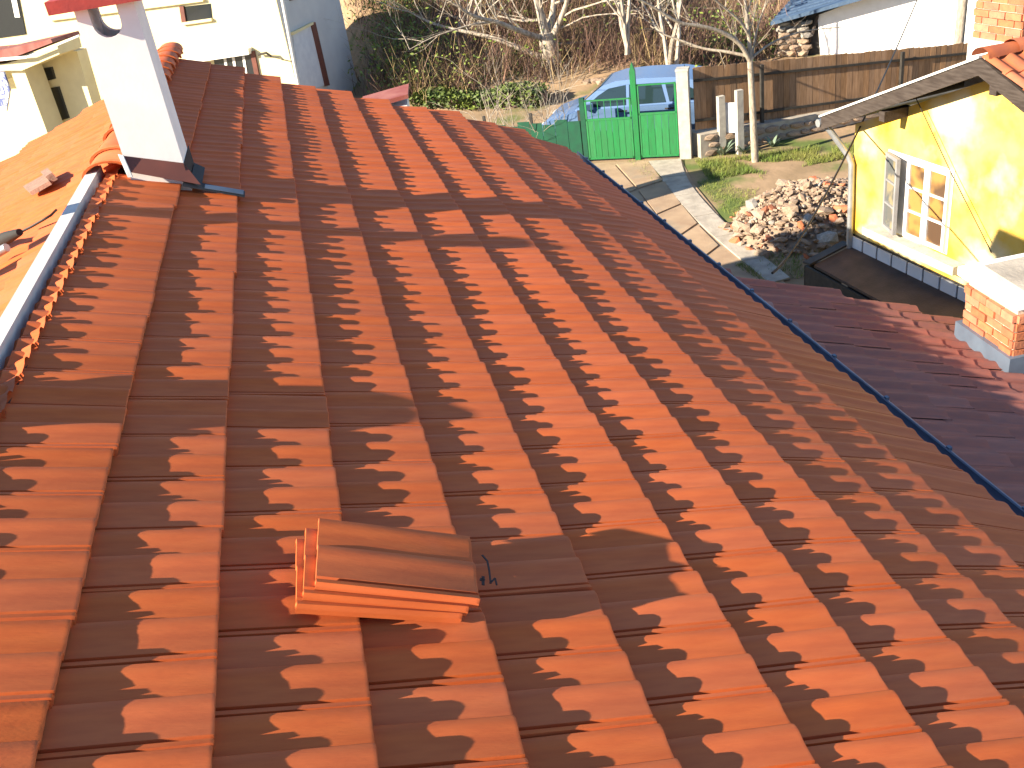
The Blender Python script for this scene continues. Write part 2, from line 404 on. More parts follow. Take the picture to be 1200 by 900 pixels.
# unseen pipe added on the far slope to shade a stripe of tiles
vp = MB(); vb = Vector((-1.0, 5.15, -.6)); vp.tube([vb, vb+Vector((0, 0, 1.35))], .10, 14); vp.tube([vb+Vector((0, 0, 1.35)), vb+Vector((0, 0, 1.38)), vb+Vector((0, 0, 1.44))], [.14, .14, .03], 14)
vp.build('shadow_pipe', ZINC, house, smooth=40)

# gutter along the eave -------------------------------------------------
ge = rf(SK[11]+.06, 0, -.125); gt = MB(); N = 8; GR = .058
for y in (T0, tfar(SK[11])-.02):
    for lay in (GR, GR-.006):
        for k in range(N+1):
            a = math.pi + math.pi*k/N; gt.v.append((ge.x+.02+math.cos(a)*lay, y, ge.z+math.sin(a)*lay))
M2 = N+1
for lay in (0, 1):
    for k in range(N): a = lay*M2+k; b = a+2*M2; q = (a, a+1, b+1, b); gt.f.append(q if lay == 0 else q[::-1])
for e in (0, 1):
    gt.f.append((e*N, e*N+M2, e*N+3*M2, e*N+2*M2))
    for k in range(N): a = e*2*M2+k; gt.f.append((a, a+1, a+1+M2, a+M2))
gutter = gt.build('gutter', GUTTER, house, smooth=50)
lipm = MB(); lipm.tube([(ge.x+.02+GR, T0, ge.z), (ge.x+.02+GR, tfar(SK[11])-.02, ge.z)], .010, 6); lipm.build('gutter_bead', GUTTER, gutter)
bm_ = MB()
pts = [Vector((.02+math.cos(a)*(GR+.006), 0, math.sin(a)*(GR+.006))) for a in [math.pi + math.pi*k/8 for k in range(9)]]
for a, b in zip(pts[:-1], pts[1:]): bm_.box(a + Vector((0, -.014, 0)), b-a, (0, .028, 0), Vector(((a+b)/2 - Vector((.02, 0, 0))).normalized()*.008))
bm_.box((.02+GR-.004, -.014, -.005), (.022, 0, 0), (0, .028, 0), (0, 0, .026))
bme = bm_.mesh('bracket', GUTTER)
t = T0+.35
while t < tfar(SK[11]): obj('bracket', bme, gutter, (ge.x, t, ge.z)); t += .62
fa = MB(); fa.box((ge.x-.085, T0, ge.z-.16), (.02, 0, 0), (0, tfar(SK[11])-T0-.08, 0), (0, 0, .17)); fa.build('fascia', DARKWOOD, house)

# loose tiles in a small stack on the roof -------------------------------
loose_me = tile_mb(.50, head=0, closed=True, W=.315, thick=.019).mesh('loose_tile', CLAY, 17)
lab = ['bottom clay tile of the small loose stack lying on the roof', 'second clay tile from the bottom of the small loose stack',
       'topmost clay tile of the small loose stack lying on the roof']
for i, (s, t, z, rz) in enumerate(((1.035, 1.715, .033, -.030), (1.052, 1.735, .058, -.062), (1.085, 1.755, .083, -.082))):
    o = obj('roof_tile', loose_me, None, rf(s, t, z), (R(1.0), TH + R(1.0 + i*.2), rz), (1, 1, 1)); tag(o, lab[i], 'roof tile', 'loose tiles stacked on the roof')

# painted mark on one tile
mk = MB()
def mp(px, py): return onp(px, py, rf(1.8, 1.9, .012), AZ)
for pts, wd in ((((565,651),(571,658),(573,668),(575,684)), .010), (((562,679),(568,681)), .02), (((574,684),(580,678),(582,686)), .009), (((566,676),(566,686)), .016)):
    P = [mp(*p) for p in pts]
    for a, b in zip(P[:-1], P[1:]):
        d = (b-a).normalized(); sdv = AZ.cross(d)*wd*.32; mk.prism([a-sdv, b-sdv, b+sdv, a+sdv], AZ*.003)
mk.build('marker_scribble', INK, house)

# bits lying on the left slope --------------------------------------------
LZ = Vector((-math.sin(TH), 0, math.cos(TH))); LX = Vector((-math.cos(TH), 0, -math.sin(TH)))
def lonp(px, py, h=.03): return onp(px, py, LZ*h, LZ)
fr = MB(); P = [lonp(*p) for p in ((30, 222), (38, 229), (61, 216), (55, 208))]; fr.prism(P, LZ*.03)
P = [lonp(*p) for p in ((54, 209), (60, 215), (68, 210), (62, 204))]; fr.prism(P, LZ*.06)
fo = fr.build('tile_fragment', MORTARIN); tag(fo, 'small broken clip of pale mortar lying on the left roof slope', 'fragment')
tl = thing('hand_tool', 'dark handled tool with its cable lying on the left roof slope', 'tool', lonp(15, 275))
hd = MB(); a, b = lonp(-14, 288, .05), lonp(23, 272, .06); hd.tube([a, a.lerp(b, .25), a.lerp(b, .6), b], [.03, .042, .04, .022], 10); hd.build('handle', RUBBER, tl, smooth=60)
hd = MB(); a, b = lonp(-10, 300, .05), lonp(8, 290, .05); hd.tube([a, b], [.03, .026], 10); hd.build('collar', ZINC, tl, smooth=50)
hd = MB(); hd.tube([lonp(*p, .045) for p in ((22, 273), (36, 266), (50, 258), (60, 252), (66, 246))], .008, 6); hd.build('cable', CABLE, tl, smooth=60)

# tub and disc made up left of the view to cast roof shadows
bk = thing('shadow_tub', 'unseen black tub added beyond the left edge to shade the roof', 'shadow_tub', (-.42, 2.78, -.1))
bm2 = MB(); c = Vector((-.42, 2.80, -.12)); bm2.tube([c, c+Vector((0, 0, .10)), c+Vector((0, 0, .40))], [.15, .16, .20], 18); bm2.build('body', RUBBER, bk, smooth=50)
dsh = thing('shadow_disc', 'unseen grey disc on a thin mast added beyond the left edge to shade the roof', 'shade_caster', (-.7, 1.55, -.3))
dm = MB(); c = Vector((-.7, 1.56, -.3)); dm.tube([c, c+Vector((0, 0, .55))], .012, 8); dm.build('mast', ZINC, dsh)
dm = MB(); c = Vector((-.66, 1.56, .235)); nrm = Vector((.45, .1, .88)).normalized(); u = Y.cross(nrm).normalized(); v = nrm.cross(u)
rings = [(r_, .06*(r_/.22)**2) for r_ in (0.02, .08, .14, .19, .22)]
dm.v = [tuple(c + (u*math.cos(a)*r_ + v*math.sin(a)*r_) + nrm*h) for r_, h in rings for a in [2*math.pi*i/24 for i in range(24)]]
dm.f = [(i*24+k, i*24+(k+1) % 24, (i+1)*24+(k+1) % 24, (i+1)*24+k) for i in range(4) for k in range(24)] + [tuple(range(23, -1, -1))]
dm.build('shading_disc', ZINC, dsh, smooth=60)
#PART2

# ------------------------------------------------------------------ yard: gate, path, rubble
def flat(v): return Vector((v.x, v.y, 0))
GL, GM, GRt = onz(690, 190, G), onz(748, 187.5, G), onz(797, 185.5, G)
gdir = flat(GRt-GL).normalized(); gn = Vector((-gdir.y, gdir.x, 0))          # gn points away from us
if gn.dot(CF) < 0: gn = -gn
gate = thing('yard_gate', 'green painted metal yard gate with two leaves and a pointed middle post', 'gate', GM)
def gpt(a, z, o=0): return GL + gdir*a + gn*o + Vector((0, 0, z*YS))
wG = (GRt-GL).length; mid = (GM-GL).dot(gdir)
def leaf(a0, a1, h, bars, barh):
    f = MB(); t = .035
    for z in (.05, h-.02): f.box(gpt(a0, z), gdir*(a1-a0), gn*t, (0, 0, .045))
    for a in (a0, a1-.04): f.box(gpt(a, .05), gdir*.04, gn*t, (0, 0, (barh-.05)*YS))
    f.box(gpt(a0, barh-.03), gdir*(a1-a0), gn*.03, (0, 0, .03))
    fo = f.build('leaf', GREENP, gate)
    nb = max(4, round((a1-a0-.08)/.15)); bw = (a1-a0-.08)/nb; me = None
    for i in range(nb):
        b = MB(); b.box(gpt(a0+.04+i*bw+.004, .09, .008), gdir*(bw-.008), gn*.014, (0, 0, (h-.11)*YS)); b.build('board', GREENP, fo)
    if bars:
        n_ = round((a1-a0)/.15)
        for i in range(1, n_):
            b = MB(); a = a0+(a1-a0)*i/n_; b.tube([gpt(a, h, .015), gpt(a, barh-.02, .015)], .009, 6); b.build('bar', GREENP, fo)
leaf(.02, mid-.08, .86, True, 1.26); leaf(mid+.07, wG-.02, .92, False, 1.5)
b = MB(); b.box(gpt(mid-.06, 0, -.02), gdir*.12, gn*.10, (0, 0, 1.76*YS)); b.prism([gpt(mid-.06, 1.76, -.02), gpt(mid+.06, 1.76, -.02), gpt(mid, 1.93, -.02)], gn*.10); b.build('post', GREENP, gate)
b = MB(); b.box(gpt(-.1, 0, -.0), gdir*.11, gn*.11, (0, 0, 1.3*YS)); b.build('post', GREEND, gate)
pl = MB(); pl.box(gpt(wG+.01, -.1, -.08), gdir*.25, gn*.25, (0, 0, 1.80*YS)); pl.box(gpt(wG-.003, 1.70, -.09), gdir*.276, gn*.276, (0, 0, .05))
tag(pl.build('gate_pillar', CONCP), 'pale concrete gate pillar between the green gate and the fence', 'pillar')
gf = thing('sheet_fence', 'dark green sheet fence in shade left of the gate', 'fence', gpt(-1.2, 0))
for i in range(8):
    b = MB(); b.box(gpt(-.12-(i+1)*.30, .03, .02), gdir*.29, gn*.02, (0, 0, (.82+.05*math.sin(i*2.1))*YS)); b.build('sheet', GREEND, gf)
for i in range(3):
    b = MB(); b.box(gpt(-.12-i*1.15-.05, 0, .045), gdir*.06, gn*.06, (0, 0, 1.05*YS)); b.build('post', DARKMETAL, gf)

# car on the road behind the gate ----------------------------------------
car0 = gpt(-1.35, 0, .7); car0.z = G+.02
car = thing('parked_car', 'silver blue hatchback car parked behind the green gate', 'car', car0 + gdir*2 + gn*.85)
def cpt(a, z, o): return car0 + (gdir*a + gn*o + Vector((0, 0, z)))*.985
low = [(0,.28),(.02,.55),(.12,.72),(.95,.98),(1.05,1.0),(4.15,1.02),(4.25,.85),(4.25,.3)]
cb = MB(); CW = 1.74
def loft(mb, sec):
    n_ = len(sec[0])
    b0 = len(mb.v)
    for s_ in sec: mb.v += [tuple(p) for p in s_]
    for i in range(len(sec)-1):
        for k in range(n_):
            a, c = b0+i*n_+k, b0+i*n_+(k+1) % n_; mb.f.append((a, c, c+n_, a+n_))
    mb.f.append(tuple(b0+k for k in range(n_))[::-1]); e = b0+(len(sec)-1)*n_; mb.f.append(tuple(e+k for k in range(n_)))
def side(prof, o, ins=0):
    cx_ = sum(p[0] for p in prof)/len(prof); cz_ = sum(p[1] for p in prof)/len(prof)
    return [cpt(p[0]+(cx_-p[0])*ins, p[1]+(cz_-p[1])*ins, o) for p in prof]
lowp = [(0,.30),(0,.52),(.05,.68),(.18,.78),(.6,.90),(1.0,1.0),(2.5,1.03),(4.0,1.04),(4.2,.98),(4.26,.75),(4.24,.3)]
loft(cb, [side(lowp, 0, .03), side(lowp, .05, .0), side(lowp, CW-.05, .0), side(lowp, CW, .03)])
body = cb.build('body', CARPAINT, car, smooth=50)
cab = [(.92,.99),(1.25,1.25),(1.62,1.50),(1.95,1.585),(2.6,1.61),(3.4,1.585),(3.85,1.48),(4.08,1.2),(4.16,1.0)]
cm = MB()
def cside(o, dz):
    return [cpt(a, 1.0+(z-1.0)*dz, o + (1 if o < CW/2 else -1)*(z-1.0)*.28) for a, z in cab]
loft(cm, [cside(.06, 1), cside(CW-.06, 1)]); cm.build('cabin', CARPAINT, car, smooth=35)
def glass(pts, name='side_window'):
    g = MB(); P = [cpt(a, z, .06 + (z-1.0)*.28 - .006) for a, z in pts]; g.prism(P, -gn*.004); g.build(name, CARGLASS, car)
glass([(1.18,1.05),(1.52,1.30),(1.78,1.44),(2.18,1.49),(2.18,1.06)]); glass([(2.26,1.06),(2.26,1.495),(3.0,1.49),(3.12,1.07)]); glass([(3.2,1.08),(3.1,1.48),(3.5,1.44),(3.78,1.3),(3.86,1.1)])
for (o0, o1) in ((.2, CW-.2),):
    g = MB(); g.prism([cpt(1.0, 1.055, o0-.05), cpt(1.0, 1.055, o1+.05), cpt(1.60, 1.50, o1-.05), cpt(1.60, 1.50, o0+.05)], (gdir*-.55+Vector((0, 0, .8)))*.02); g.build('windscreen', CARGLASS, car)
for a in (.78, 3.42):
    for o in (-.01, CW-.19):
        wm = MB(); wm.tube([cpt(a, .31, o), cpt(a, .31, o+.02), cpt(a, .31, o+.18), cpt(a, .31, o+.2)], [.27, .31, .31, .27], 20); wh = wm.build('wheel', RUBBER, car, smooth=40)
        rm = MB(); rm.tube([cpt(a, .31, o-.008), cpt(a, .31, o+.208)], .19, 16); rm.build('rim', ZINC, wh)
for o in (.12, CW-.42): b = MB(); b.box(cpt(.015, .56, o), gn*.3, gdir*.03 + Vector((0, 0, .12)), -gdir*.03); b.build('headlight', WHITEP, car)
b = MB(); b.cbox(cpt(1.32, 1.10, -.06), .18, .12, .13); b.build('mirror', CARPAINT, car)
for a in (1.75, 2.85): b = MB(); b.box(cpt(a+.25, .93, -.012), gdir*.2, gn*.02, (0, 0, .03)); b.build('door_handle', DARKMETAL, car)

# path of concrete slabs ---------------------------------------------------
path = MB(); 
path.prism([onz(*p, G+.005) for p in ((640,205),(700,192),(798,187),(812,215),(850,262),(905,315),(930,345),(840,345),(700,250))], (0, 0, .02))
path = path.build('path', PAVING, kind='structure')
def slab(ps, mt=CONC, h=.045, z=.022):
    q = [onz(*p, G+z) for p in ps]; c = sum(q, Vector())/len(q); q = [c + (p-c)*.985 for p in q]
    b = MB(); b.prism(q, (0, 0, h)); b.build('slab', mt, path)
RE = [(798,187),(801,199),(807,212),(816,226),(828,240),(843,256),(861,273),(882,292),(905,310),(926,327)]
LE = [(760,190),(768,202),(778,215),(790,230),(803,245),(818,261),(836,278),(857,296),(880,315),(902,334)]
def lerp2(P, u):
    i = min(int(u), len(P)-2); f = u-i
    p0, p1, p2, p3 = P[max(i-1,0)], P[i], P[i+1], P[min(i+2, len(P)-1)]
    return tuple(.5*(2*p1[k] + (p2[k]-p0[k])*f + (2*p0[k]-5*p1[k]+4*p2[k]-p3[k])*f*f + (3*p1[k]-p0[k]-3*p2[k]+p3[k])*f**3) for k in (0,1))
br = [0, 1.6, 3.1, 4.7, 6.1, 7.6, 9]
for u0, u1 in zip(br[:-1], br[1:]):
    us = [u0+(u1-u0)*q/4 for q in range(5)]; slab([lerp2(LE, u) for u in us]+[lerp2(RE, u) for u in us[::-1]], h=.03)
slab([(722,193),(759,190),(778,212),(748,222)], PAVING, .03); slab([(748,224),(779,214),(798,240),(770,252)], PAVING, .03); slab([(771,254),(799,241),(817,263),(792,280)], PAVING, .03)
slab([(793,282),(818,265),(842,289),(820,306)], PAVING, .03); slab([(690,200),(720,194),(746,223),(722,232)], PAVING, .028); slab([(723,234),(747,225),(769,253),(748,264)], PAVING, .028)

# rocks ---------------------------------------------------------------------
def rock_me(seed, mt, flat_=.7):
    r = random.Random(seed); mb = MB(); import bmesh
    bm = bmesh.new(); bmesh.ops.create_icosphere(bm, subdivisions=1, radius=1)
    for v in bm.verts:
        n_ = noise.noise(v.co*1.1 + Vector((seed*3.1, 0, 0)))
        c = v.co.copy(); m_ = max(abs(c.x), abs(c.y), abs(c.z)); v.co = c.lerp(c/m_*.82, .55)*(1+.35*n_); v.co.z *= flat_
    me = bpy.data.meshes.new('stone'); bm.to_mesh(me); bm.free(); me.materials.append(mt); return me
ROCK = [rock_me(i, [STONE, STONE, STONE, STONEG, STONE, STONE, STONE, STONE, BRICK, STONE, BRICK, STONE][i], .6+.05*(i % 4)) for i in range(12)]
heap_c = onz(948, 258, G); rub = thing('rubble_heap', 'heap of pale broken stones and bricks beside the yellow house', 'rubble', heap_c)
ha = flat(onz(990, 220, G)-onz(880, 305, G)); hl = ha.length; ha.normalize(); hb = Vector((-ha.y, ha.x, 0))
def heap_h(a, b): return max(0, 1-(a/1.75)**2-(b/1.3)**2)**.8*.58
core = MB(); N = 18
cv = [(heap_c + ha*(i/N*2-1)*1.75 + hb*(j/N*2-1)*1.3 + Vector((0, 0, heap_h((i/N*2-1)*1.75, (j/N*2-1)*1.3)-.06))) for j in range(N+1) for i in range(N+1)]
core.add(cv, [(j*(N+1)+i, j*(N+1)+i+1, (j+1)*(N+1)+i+1, (j+1)*(N+1)+i) for j in range(N) for i in range(N)]); core.build('earth_core', STONE, rub)
r = random.Random(5)
for i in range(290):
    while True:
        a, b = r.uniform(-1.9, 1.9), r.uniform(-1.45, 1.45)
        if (a/1.85)**2+(b/1.4)**2 < 1: break
    sz = r.choice((.05, .06, .075, .09, .11)) if i > 22 else r.uniform(.12, .19)
    obj('rubble_stone', ROCK[i % 12], rub, heap_c + ha*a + hb*b + Vector((0, 0, heap_h(a, b)+sz*.15)), (r.uniform(-.7, .7), r.uniform(-.7, .7), r.uniform(0, 6)), (sz, sz*r.uniform(.6, 1), sz*r.uniform(.55, .9)))

grit = MB()
for i in range(1500):
    while True:
        a, b = r.uniform(-2.1, 2.1), r.uniform(-1.65, 1.65)
        if (a/2.0)**2+(b/1.55)**2 < r.uniform(.3, 1): break
    sz = r.uniform(.012, .04); c = heap_c + ha*a + hb*b + Vector((0, 0, heap_h(a, b)+sz*.3-.02)); grit.cbox(c, sz*2, sz*1.5, sz, Matrix.Rotation(r.uniform(0, 6), 3, 'Z') @ Matrix.Rotation(r.uniform(-.8, .8), 3, 'X'))
grit.build('rubble_grit', STONE, rub, kind='stuff')
# wooden fence on a stone footing -----------------------------------------
def yz(z): return 1.463-(1.463-z)*YS
FA = gpt(wG+.34, 0, .12); FB = onz(1140, 50, yz(-3.25)); FB.z = G
fdir = flat(FB-FA); fl_ = fdir.length; fdir.normalize(); fn = Vector((fdir.y, -fdir.x, 0))
if fn.dot(CC-FA) < 0: fn = -fn
def fz(a, top): u = a/fl_; return (yz(-2.58)*(1-u) + yz(-3.25)*u) if top else (yz(-3.78)*(1-u) + yz(-4.25)*u)
fence = thing('board_fence', 'tall brown wooden board fence with dark rails behind the yard', 'fence', FA + fdir*fl_/2)
nb = int((fl_+3)/.145)
for i in range(nb):
    a = i*.145; b = MB(); z0, z1 = fz(a, 0), fz(a, 1)+rng.uniform(-.012, .012)
    b.box(FA+fdir*a+Vector((0, 0, z0-G))+fn*rng.uniform(0, .006), fdir*.139, fn*.02, (0, 0, z1-z0)); b.build('board', FENCEWOOD, fence)
for fr_ in (.78, .14):
    b = MB(); p0 = FA + fn*.028; q0 = p0 + Vector((0, 0, fz(0, 0)*(1-fr_)+fz(0, 1)*fr_-G)); q1 = p0 + fdir*(fl_+3) + Vector((0, 0, fz(fl_+3, 0)*(1-fr_)+fz(fl_+3, 1)*fr_-G))
    b.box(q0, q1-q0, fn*.04, (0, 0, .05)); b.build('rail', DARKMETAL, fence)
for a in (1.55, 5.1, 8.7):
    b = MB(); b.box(FA+fdir*a+fn*.075+Vector((0, 0, fz(a, 0)-G-.1)), fdir*.07, fn*.07, (0, 0, fz(a, 1)-fz(a, 0)+.05)); b.build('post', DARKMETAL, fence)
foot = thing('stone_footing', 'low pale stone retaining wall under the wooden fence', 'wall', FA + fdir*2)
b = MB(); b.prism([FA+fn*-.3+Vector((0, 0, -.3)), FA+fn*.28+Vector((0, 0, -.3)), FA+fdir*(fl_+3)+fn*.28+Vector((0, 0, -.3)), FA+fdir*(fl_+3)-fn*.3+Vector((0, 0, -.3))], (0, 0, .12)); 
b.add([FA-fn*.3, FA+fn*.25, FA+fn*.25+Vector((0,0,fz(0,0)-G-.06)), FA-fn*.3+Vector((0,0,fz(0,0)-G-.06)),
       FA-fn*.3+fdir*(fl_+3), FA+fn*.25+fdir*(fl_+3), FA+fn*.25+fdir*(fl_+3)+Vector((0,0,.08)), FA-fn*.3+fdir*(fl_+3)+Vector((0,0,.08))],
      [(0,1,2,3),(7,6,5,4),(1,5,6,2),(2,6,7,3),(3,7,4,0)])
b.build('core', CONC, foot)
r = random.Random(11); a = .1
while a < 6.5:
    L = r.uniform(.22, .42); hh = max(.1, fz(a, 0)-G-.06); nrow = max(1, round(hh/.2))
    for k in range(nrow):
        obj('stone', ROCK[r.choice((0, 1, 2, 4, 6, 7))], foot, FA+fdir*(a+L/2+(.08 if k % 2 else 0))+fn*.26+Vector((0, 0, hh*(k+.5)/nrow)), (0, 0, math.atan2(fdir.y, fdir.x)+r.uniform(-.06, .06)), (L*.56, .07, hh/nrow*.66))
    a += L+.02
# two concrete posts, plants
pf = thing('well_frame', 'two pale concrete posts joined by a grey board by the tree', 'posts', onz(860, 176, G))
for (x, yb, yt) in ((846, 180, 112), (867, 180, 105)):
    p = onz(x, yb, G); h_ = (onp(x+1, yt, p, flat(CF).normalized()).z - G); b = MB(); b.box(p-Vector((.07, .07, .1)), fdir*.15, -fn*.12, (0, 0, h_+.1)); b.build('post', CONCP, pf)
p, q_ = onz(846, 180, G), onz(867, 180, G); b = MB(); b.box(p+Vector((0, 0, .45))+fdir*.1, (q_-p)-fdir*.02, -fn*.05, (0, 0, .65)); b.build('board', SILLB, pf)
def agave(px, py, n_, ln, label):
    c = onz(px, py, G); mb = MB(); r = random.Random(px)
    for i in range(n_):
        a = r.uniform(0, 6.28); d = Vector((math.cos(a), math.sin(a), 0)); L = ln*r.uniform(.7, 1.1); up = r.uniform(.5, 1.2); sv = Vector((-d.y, d.x, 0))*.035
        P = [c + d*L*u*.7 + Vector((0, 0, L*up*(u-.35*u*u))) for u in (0, .35, .7, 1)]
        mb.add([P[0]-sv*.8, P[0]+sv*.8, P[1]-sv, P[1]+sv, P[2]-sv*.8, P[2]+sv*.8, P[3]], [(0,1,3,2), (2,3,5,4), (4,5,6)])
    tag(mb.build('agave_plant', AGAVE), label, 'plant', 'agave plants below the fence')
agave(847, 182, 22, .42, 'spiky blue-green plant at the foot of the left concrete post'); agave(872, 180, 20, .40, 'spiky blue-green plant between the tree and the right concrete post'); agave(905, 172, 14, .3, 'small spiky blue-green plant right of the bare tree trunk')
def shrub(name, px, py, hgt, wid, n_, mt, label, z=None, cat='shrub'):
    c = onz(px, py, G if z is None else z); mb = MB(); r = random.Random(px*7+py)
    for i in range(n_):
        p = c + Vector((r.gauss(0, wid*.4), r.gauss(0, wid*.4), abs(r.gauss(.5, .28))*hgt)); leafq(mb, p, r, .06)
    for i in range(7): mb.tube([c, c+Vector((r.gauss(0, wid*.3), r.gauss(0, wid*.3), hgt*r.uniform(.5, .9)))], [.012, .005], 4)
    tag(mb.build(name, mt), label, cat)
def leafq(mb, p, r, s):
    u = Vector((r.gauss(0,1), r.gauss(0,1), r.gauss(0,1))).normalized(); v = u.orthogonal().normalized()
    mb.add([p-u*s, p+v*s*.5, p+u*s, p-v*s*.5], [(0,1,2,3)])
shrub('climbing_shrub', 818, 165, 1.5, .35, 260, LEAF, 'leafy climbing shrub beside the gate pillar')

# ------------------------------------------------------------------ trees
def limb(mb, P, r0, r1, n_=7):
    m_ = len(P); mb.tube(P, [r0+(r1-r0)*i/(m_-1) for i in range(m_)], n_)
def twigs(mb, p, d, L, r0, depth, r):
    if depth < 0: return
    P = [p]; d = d.normalized()
    for i in range(4):
        d = (d + Vector((r.gauss(0,.14), r.gauss(0,.14), r.gauss(.03,.12)))).normalized(); P.append(P[-1]+d*L/4)
    limb(mb, P, r0, r0*.45, 5 if depth > 1 else 4)
    for k in range(r.choice((2,3,3))):
        q = P[r.choice((1,2,3,4))]; nd = (d + Vector((r.gauss(0,.6), r.gauss(0,.6), r.gauss(.15,.4)))).normalized()
        twigs(mb, q, nd, L*r.uniform(.5,.75), r0*.5, depth-1, r)
def pxtree(name, base, branches, mt, label, seed, scale=1, rad=.1, grow=.9, depth=1):
    n0 = flat(CF).normalized(); root = thing(name, label, 'tree', base); r = random.Random(seed)
    for bi, (pts, r0, r1, dep) in enumerate(branches):
        P = [onp(x, y, base + n0*(dep*i/(len(pts)-1)), n0) for i, (x, y) in enumerate(pts)]
        # smooth by subdivision
        Q = []
        for i in range(len(P)-1):
            for k in range(3): Q.append(P[i].lerp(P[i+1], k/3))
        Q.append(P[-1]); 
        for _ in range(2): Q = [Q[0]] + [(Q[i-1]+Q[i]*2+Q[i+1])/4 for i in range(1, len(Q)-1)] + [Q[-1]]
        mb = MB(); limb(mb, Q, r0, r1, 8); 
        if bi > 0:
            for i in range(2, len(Q), 2):
                d = (Q[i]-Q[i-1]).normalized(); twigs(mb, Q[i], d + Vector((r.gauss(0,.7), r.gauss(0,.7), r.gauss(.3,.5))), grow*r.uniform(.4, 1), r1*.8, depth, r)
        mb.build('trunk' if bi == 0 else 'branch', mt, root, smooth=60)
tb = onz(885, 190, G)
pxtree('bare_tree', tb, [([(885,191),(883,150),(881,110),(879,72)], .085, .06, 0), ([(879,72),(868,50),(844,36),(820,30),(796,28),(772,12),(755,2),(735,-6)], .05, .015, -.6),
    ([(877,66),(850,60),(825,58),(800,48),(775,40),(762,30)], .035, .012, .5), ([(880,72),(878,45),(875,20),(872,-12)], .05, .025, .1),
    ([(878,42),(868,25),(850,10),(835,-2)], .03, .012, -.3), ([(881,68),(895,56),(912,46),(935,38),(965,33),(1005,31)], .03, .006, .8), ([(881,70),(884,50),(888,30),(897,5),(902,-15)], .025, .01, .6)],
    BARK, 'slim bare tree standing on the grass before the wooden fence', 3, grow=.8)
bt2 = onz(650, 93, G+.15)
pxtree('bare_tree', bt2, [([(651,96),(646,72),(643,50),(641,38)], .36, .27, 0), ([(641,45),(634,18),(628,-5),(622,-20)], .15, .07, 0), ([(643,42),(648,15),(650,-15)], .13, .06, .8),
    ([(645,48),(655,28),(664,5),(668,-15)], .12, .05, -.8), ([(640,46),(612,38),(585,26),(562,22),(540,12),(532,-5)], .09, .03, -1.5), ([(641,70),(612,58),(585,46),(560,40),(530,34),(505,28),(480,14)], .10, .02, 1.5),
    ([(575,26),(555,28),(535,34),(505,44),(480,58)], .04, .012, -1), ([(650,52),(680,50),(705,47),(722,52)], .045, .012, 1)],
    BARKD, 'thick pale trunked bare tree on the bank behind the road', 9, grow=2.2, depth=2)
for i, (px, py, d_, lb) in enumerate(((540,88,G+.4,'bare multi-stemmed tree on the bank left of the thick trunk'),(785,70,G+.8,'thin bare tree on the bank above the parked car'),(735,55,G+1.2,'dark leaning bare tree on the bank behind the car'))):
    c = onz(px, py, d_); root = thing('bare_tree', lb, 'tree', c); r = random.Random(40+i); mb = MB()
    for k in range(3): twigs(mb, c+Vector((r.gauss(0,.1), r.gauss(0,.1), -.2)), Vector((r.gauss(0,.25), r.gauss(0,.25), 1)), 3.2, .07, 3, r)
    mb.build('branches', BARKD, root, smooth=60)
# pale bare shrubs just past the far verge
for i, (px, py) in enumerate(((588,168),(622,172),(655,180))):
    c = onz(px, py, G); c = onp(px, py, c, Vector((0,1,0))); mb = MB(); r = random.Random(70+i)
    for k in range(7): twigs(mb, c+Vector((r.gauss(0,.3), r.gauss(0,.3), 0)), Vector((r.gauss(0,.55), r.gauss(0,.55), 1)), r.uniform(1.0, 1.5), .015, 2, r)
    tag(mb.build('bare_shrub', BARK, smooth=60), ['pale bare shrub rising behind the far roof edge, leftmost of three', 'pale bare shrub behind the far roof edge, middle of three', 'pale bare shrub nearest the dark green fence'][i], 'shrub', 'bare shrubs behind the far roof edge')

# hedge, grass, brush --------------------------------------------------------
r = random.Random(21)
ha_, hb_ = onz(488, 128, G), onz(640, 122, G); hd_ = flat(hb_-ha_); hl_ = hd_.length; hd_.normalize(); hn_ = Vector((-hd_.y, hd_.x, 0)); mb = MB()
for i in range(5200):
    a = r.uniform(0, hl_); p = ha_ + hd_*a + hn_*r.gauss(0, .25) + Vector((0, 0, r.uniform(0, 1)**.7*(.5+.1*math.sin(a*2.3)))); leafq(mb, p, r, r.uniform(.05, .09))
hg = thing('hedge', 'low dark green hedge with a yellowish top along the road', 'hedge', ha_)
mb.build('leaves', DARKLEAF, hg); mb = MB(); mb.box(ha_-hn_*.18, hd_*hl_, hn_*.36, (0, 0, .35)); mb.build('inner_stems', TWIG, hg)
def blade(mb, p, d, L, wd, r, bend=.3, seg=3):
    sv = Vector((d.y, -d.x, 0)); sv = (sv.normalized() if sv.length > 1e-4 else Vector((1,0,0)))
    a = r.uniform(0, 3.14); sv = (sv*math.cos(a) + Vector((0,1,0))*math.sin(a))*wd
    vs = []; q = p.copy(); dd = d.normalized()
    for k in range(seg+1):
        ww = sv*(1-.8*k/seg); vs += [q-ww, q+ww]; dd = (dd + Vector((r.gauss(0,bend), r.gauss(0,bend), r.gauss(0,bend*.6)))).normalized(); q = q + dd*L/seg
    mb.add(vs, [(2*k, 2*k+1, 2*k+3, 2*k+2) for k in range(seg)])
brush = {'b': MB(), 's': MB(), 'g': MB()}
def inview(x, y):
    p = Vector((x, y, gz(x, y)+.8))-CC; zf_ = p.dot(CF)
    if zf_ < 1: return None
    return 600+FPX*p.dot(CR)/zf_, 450+FPX*p.dot(CD)/zf_
cnt = 0
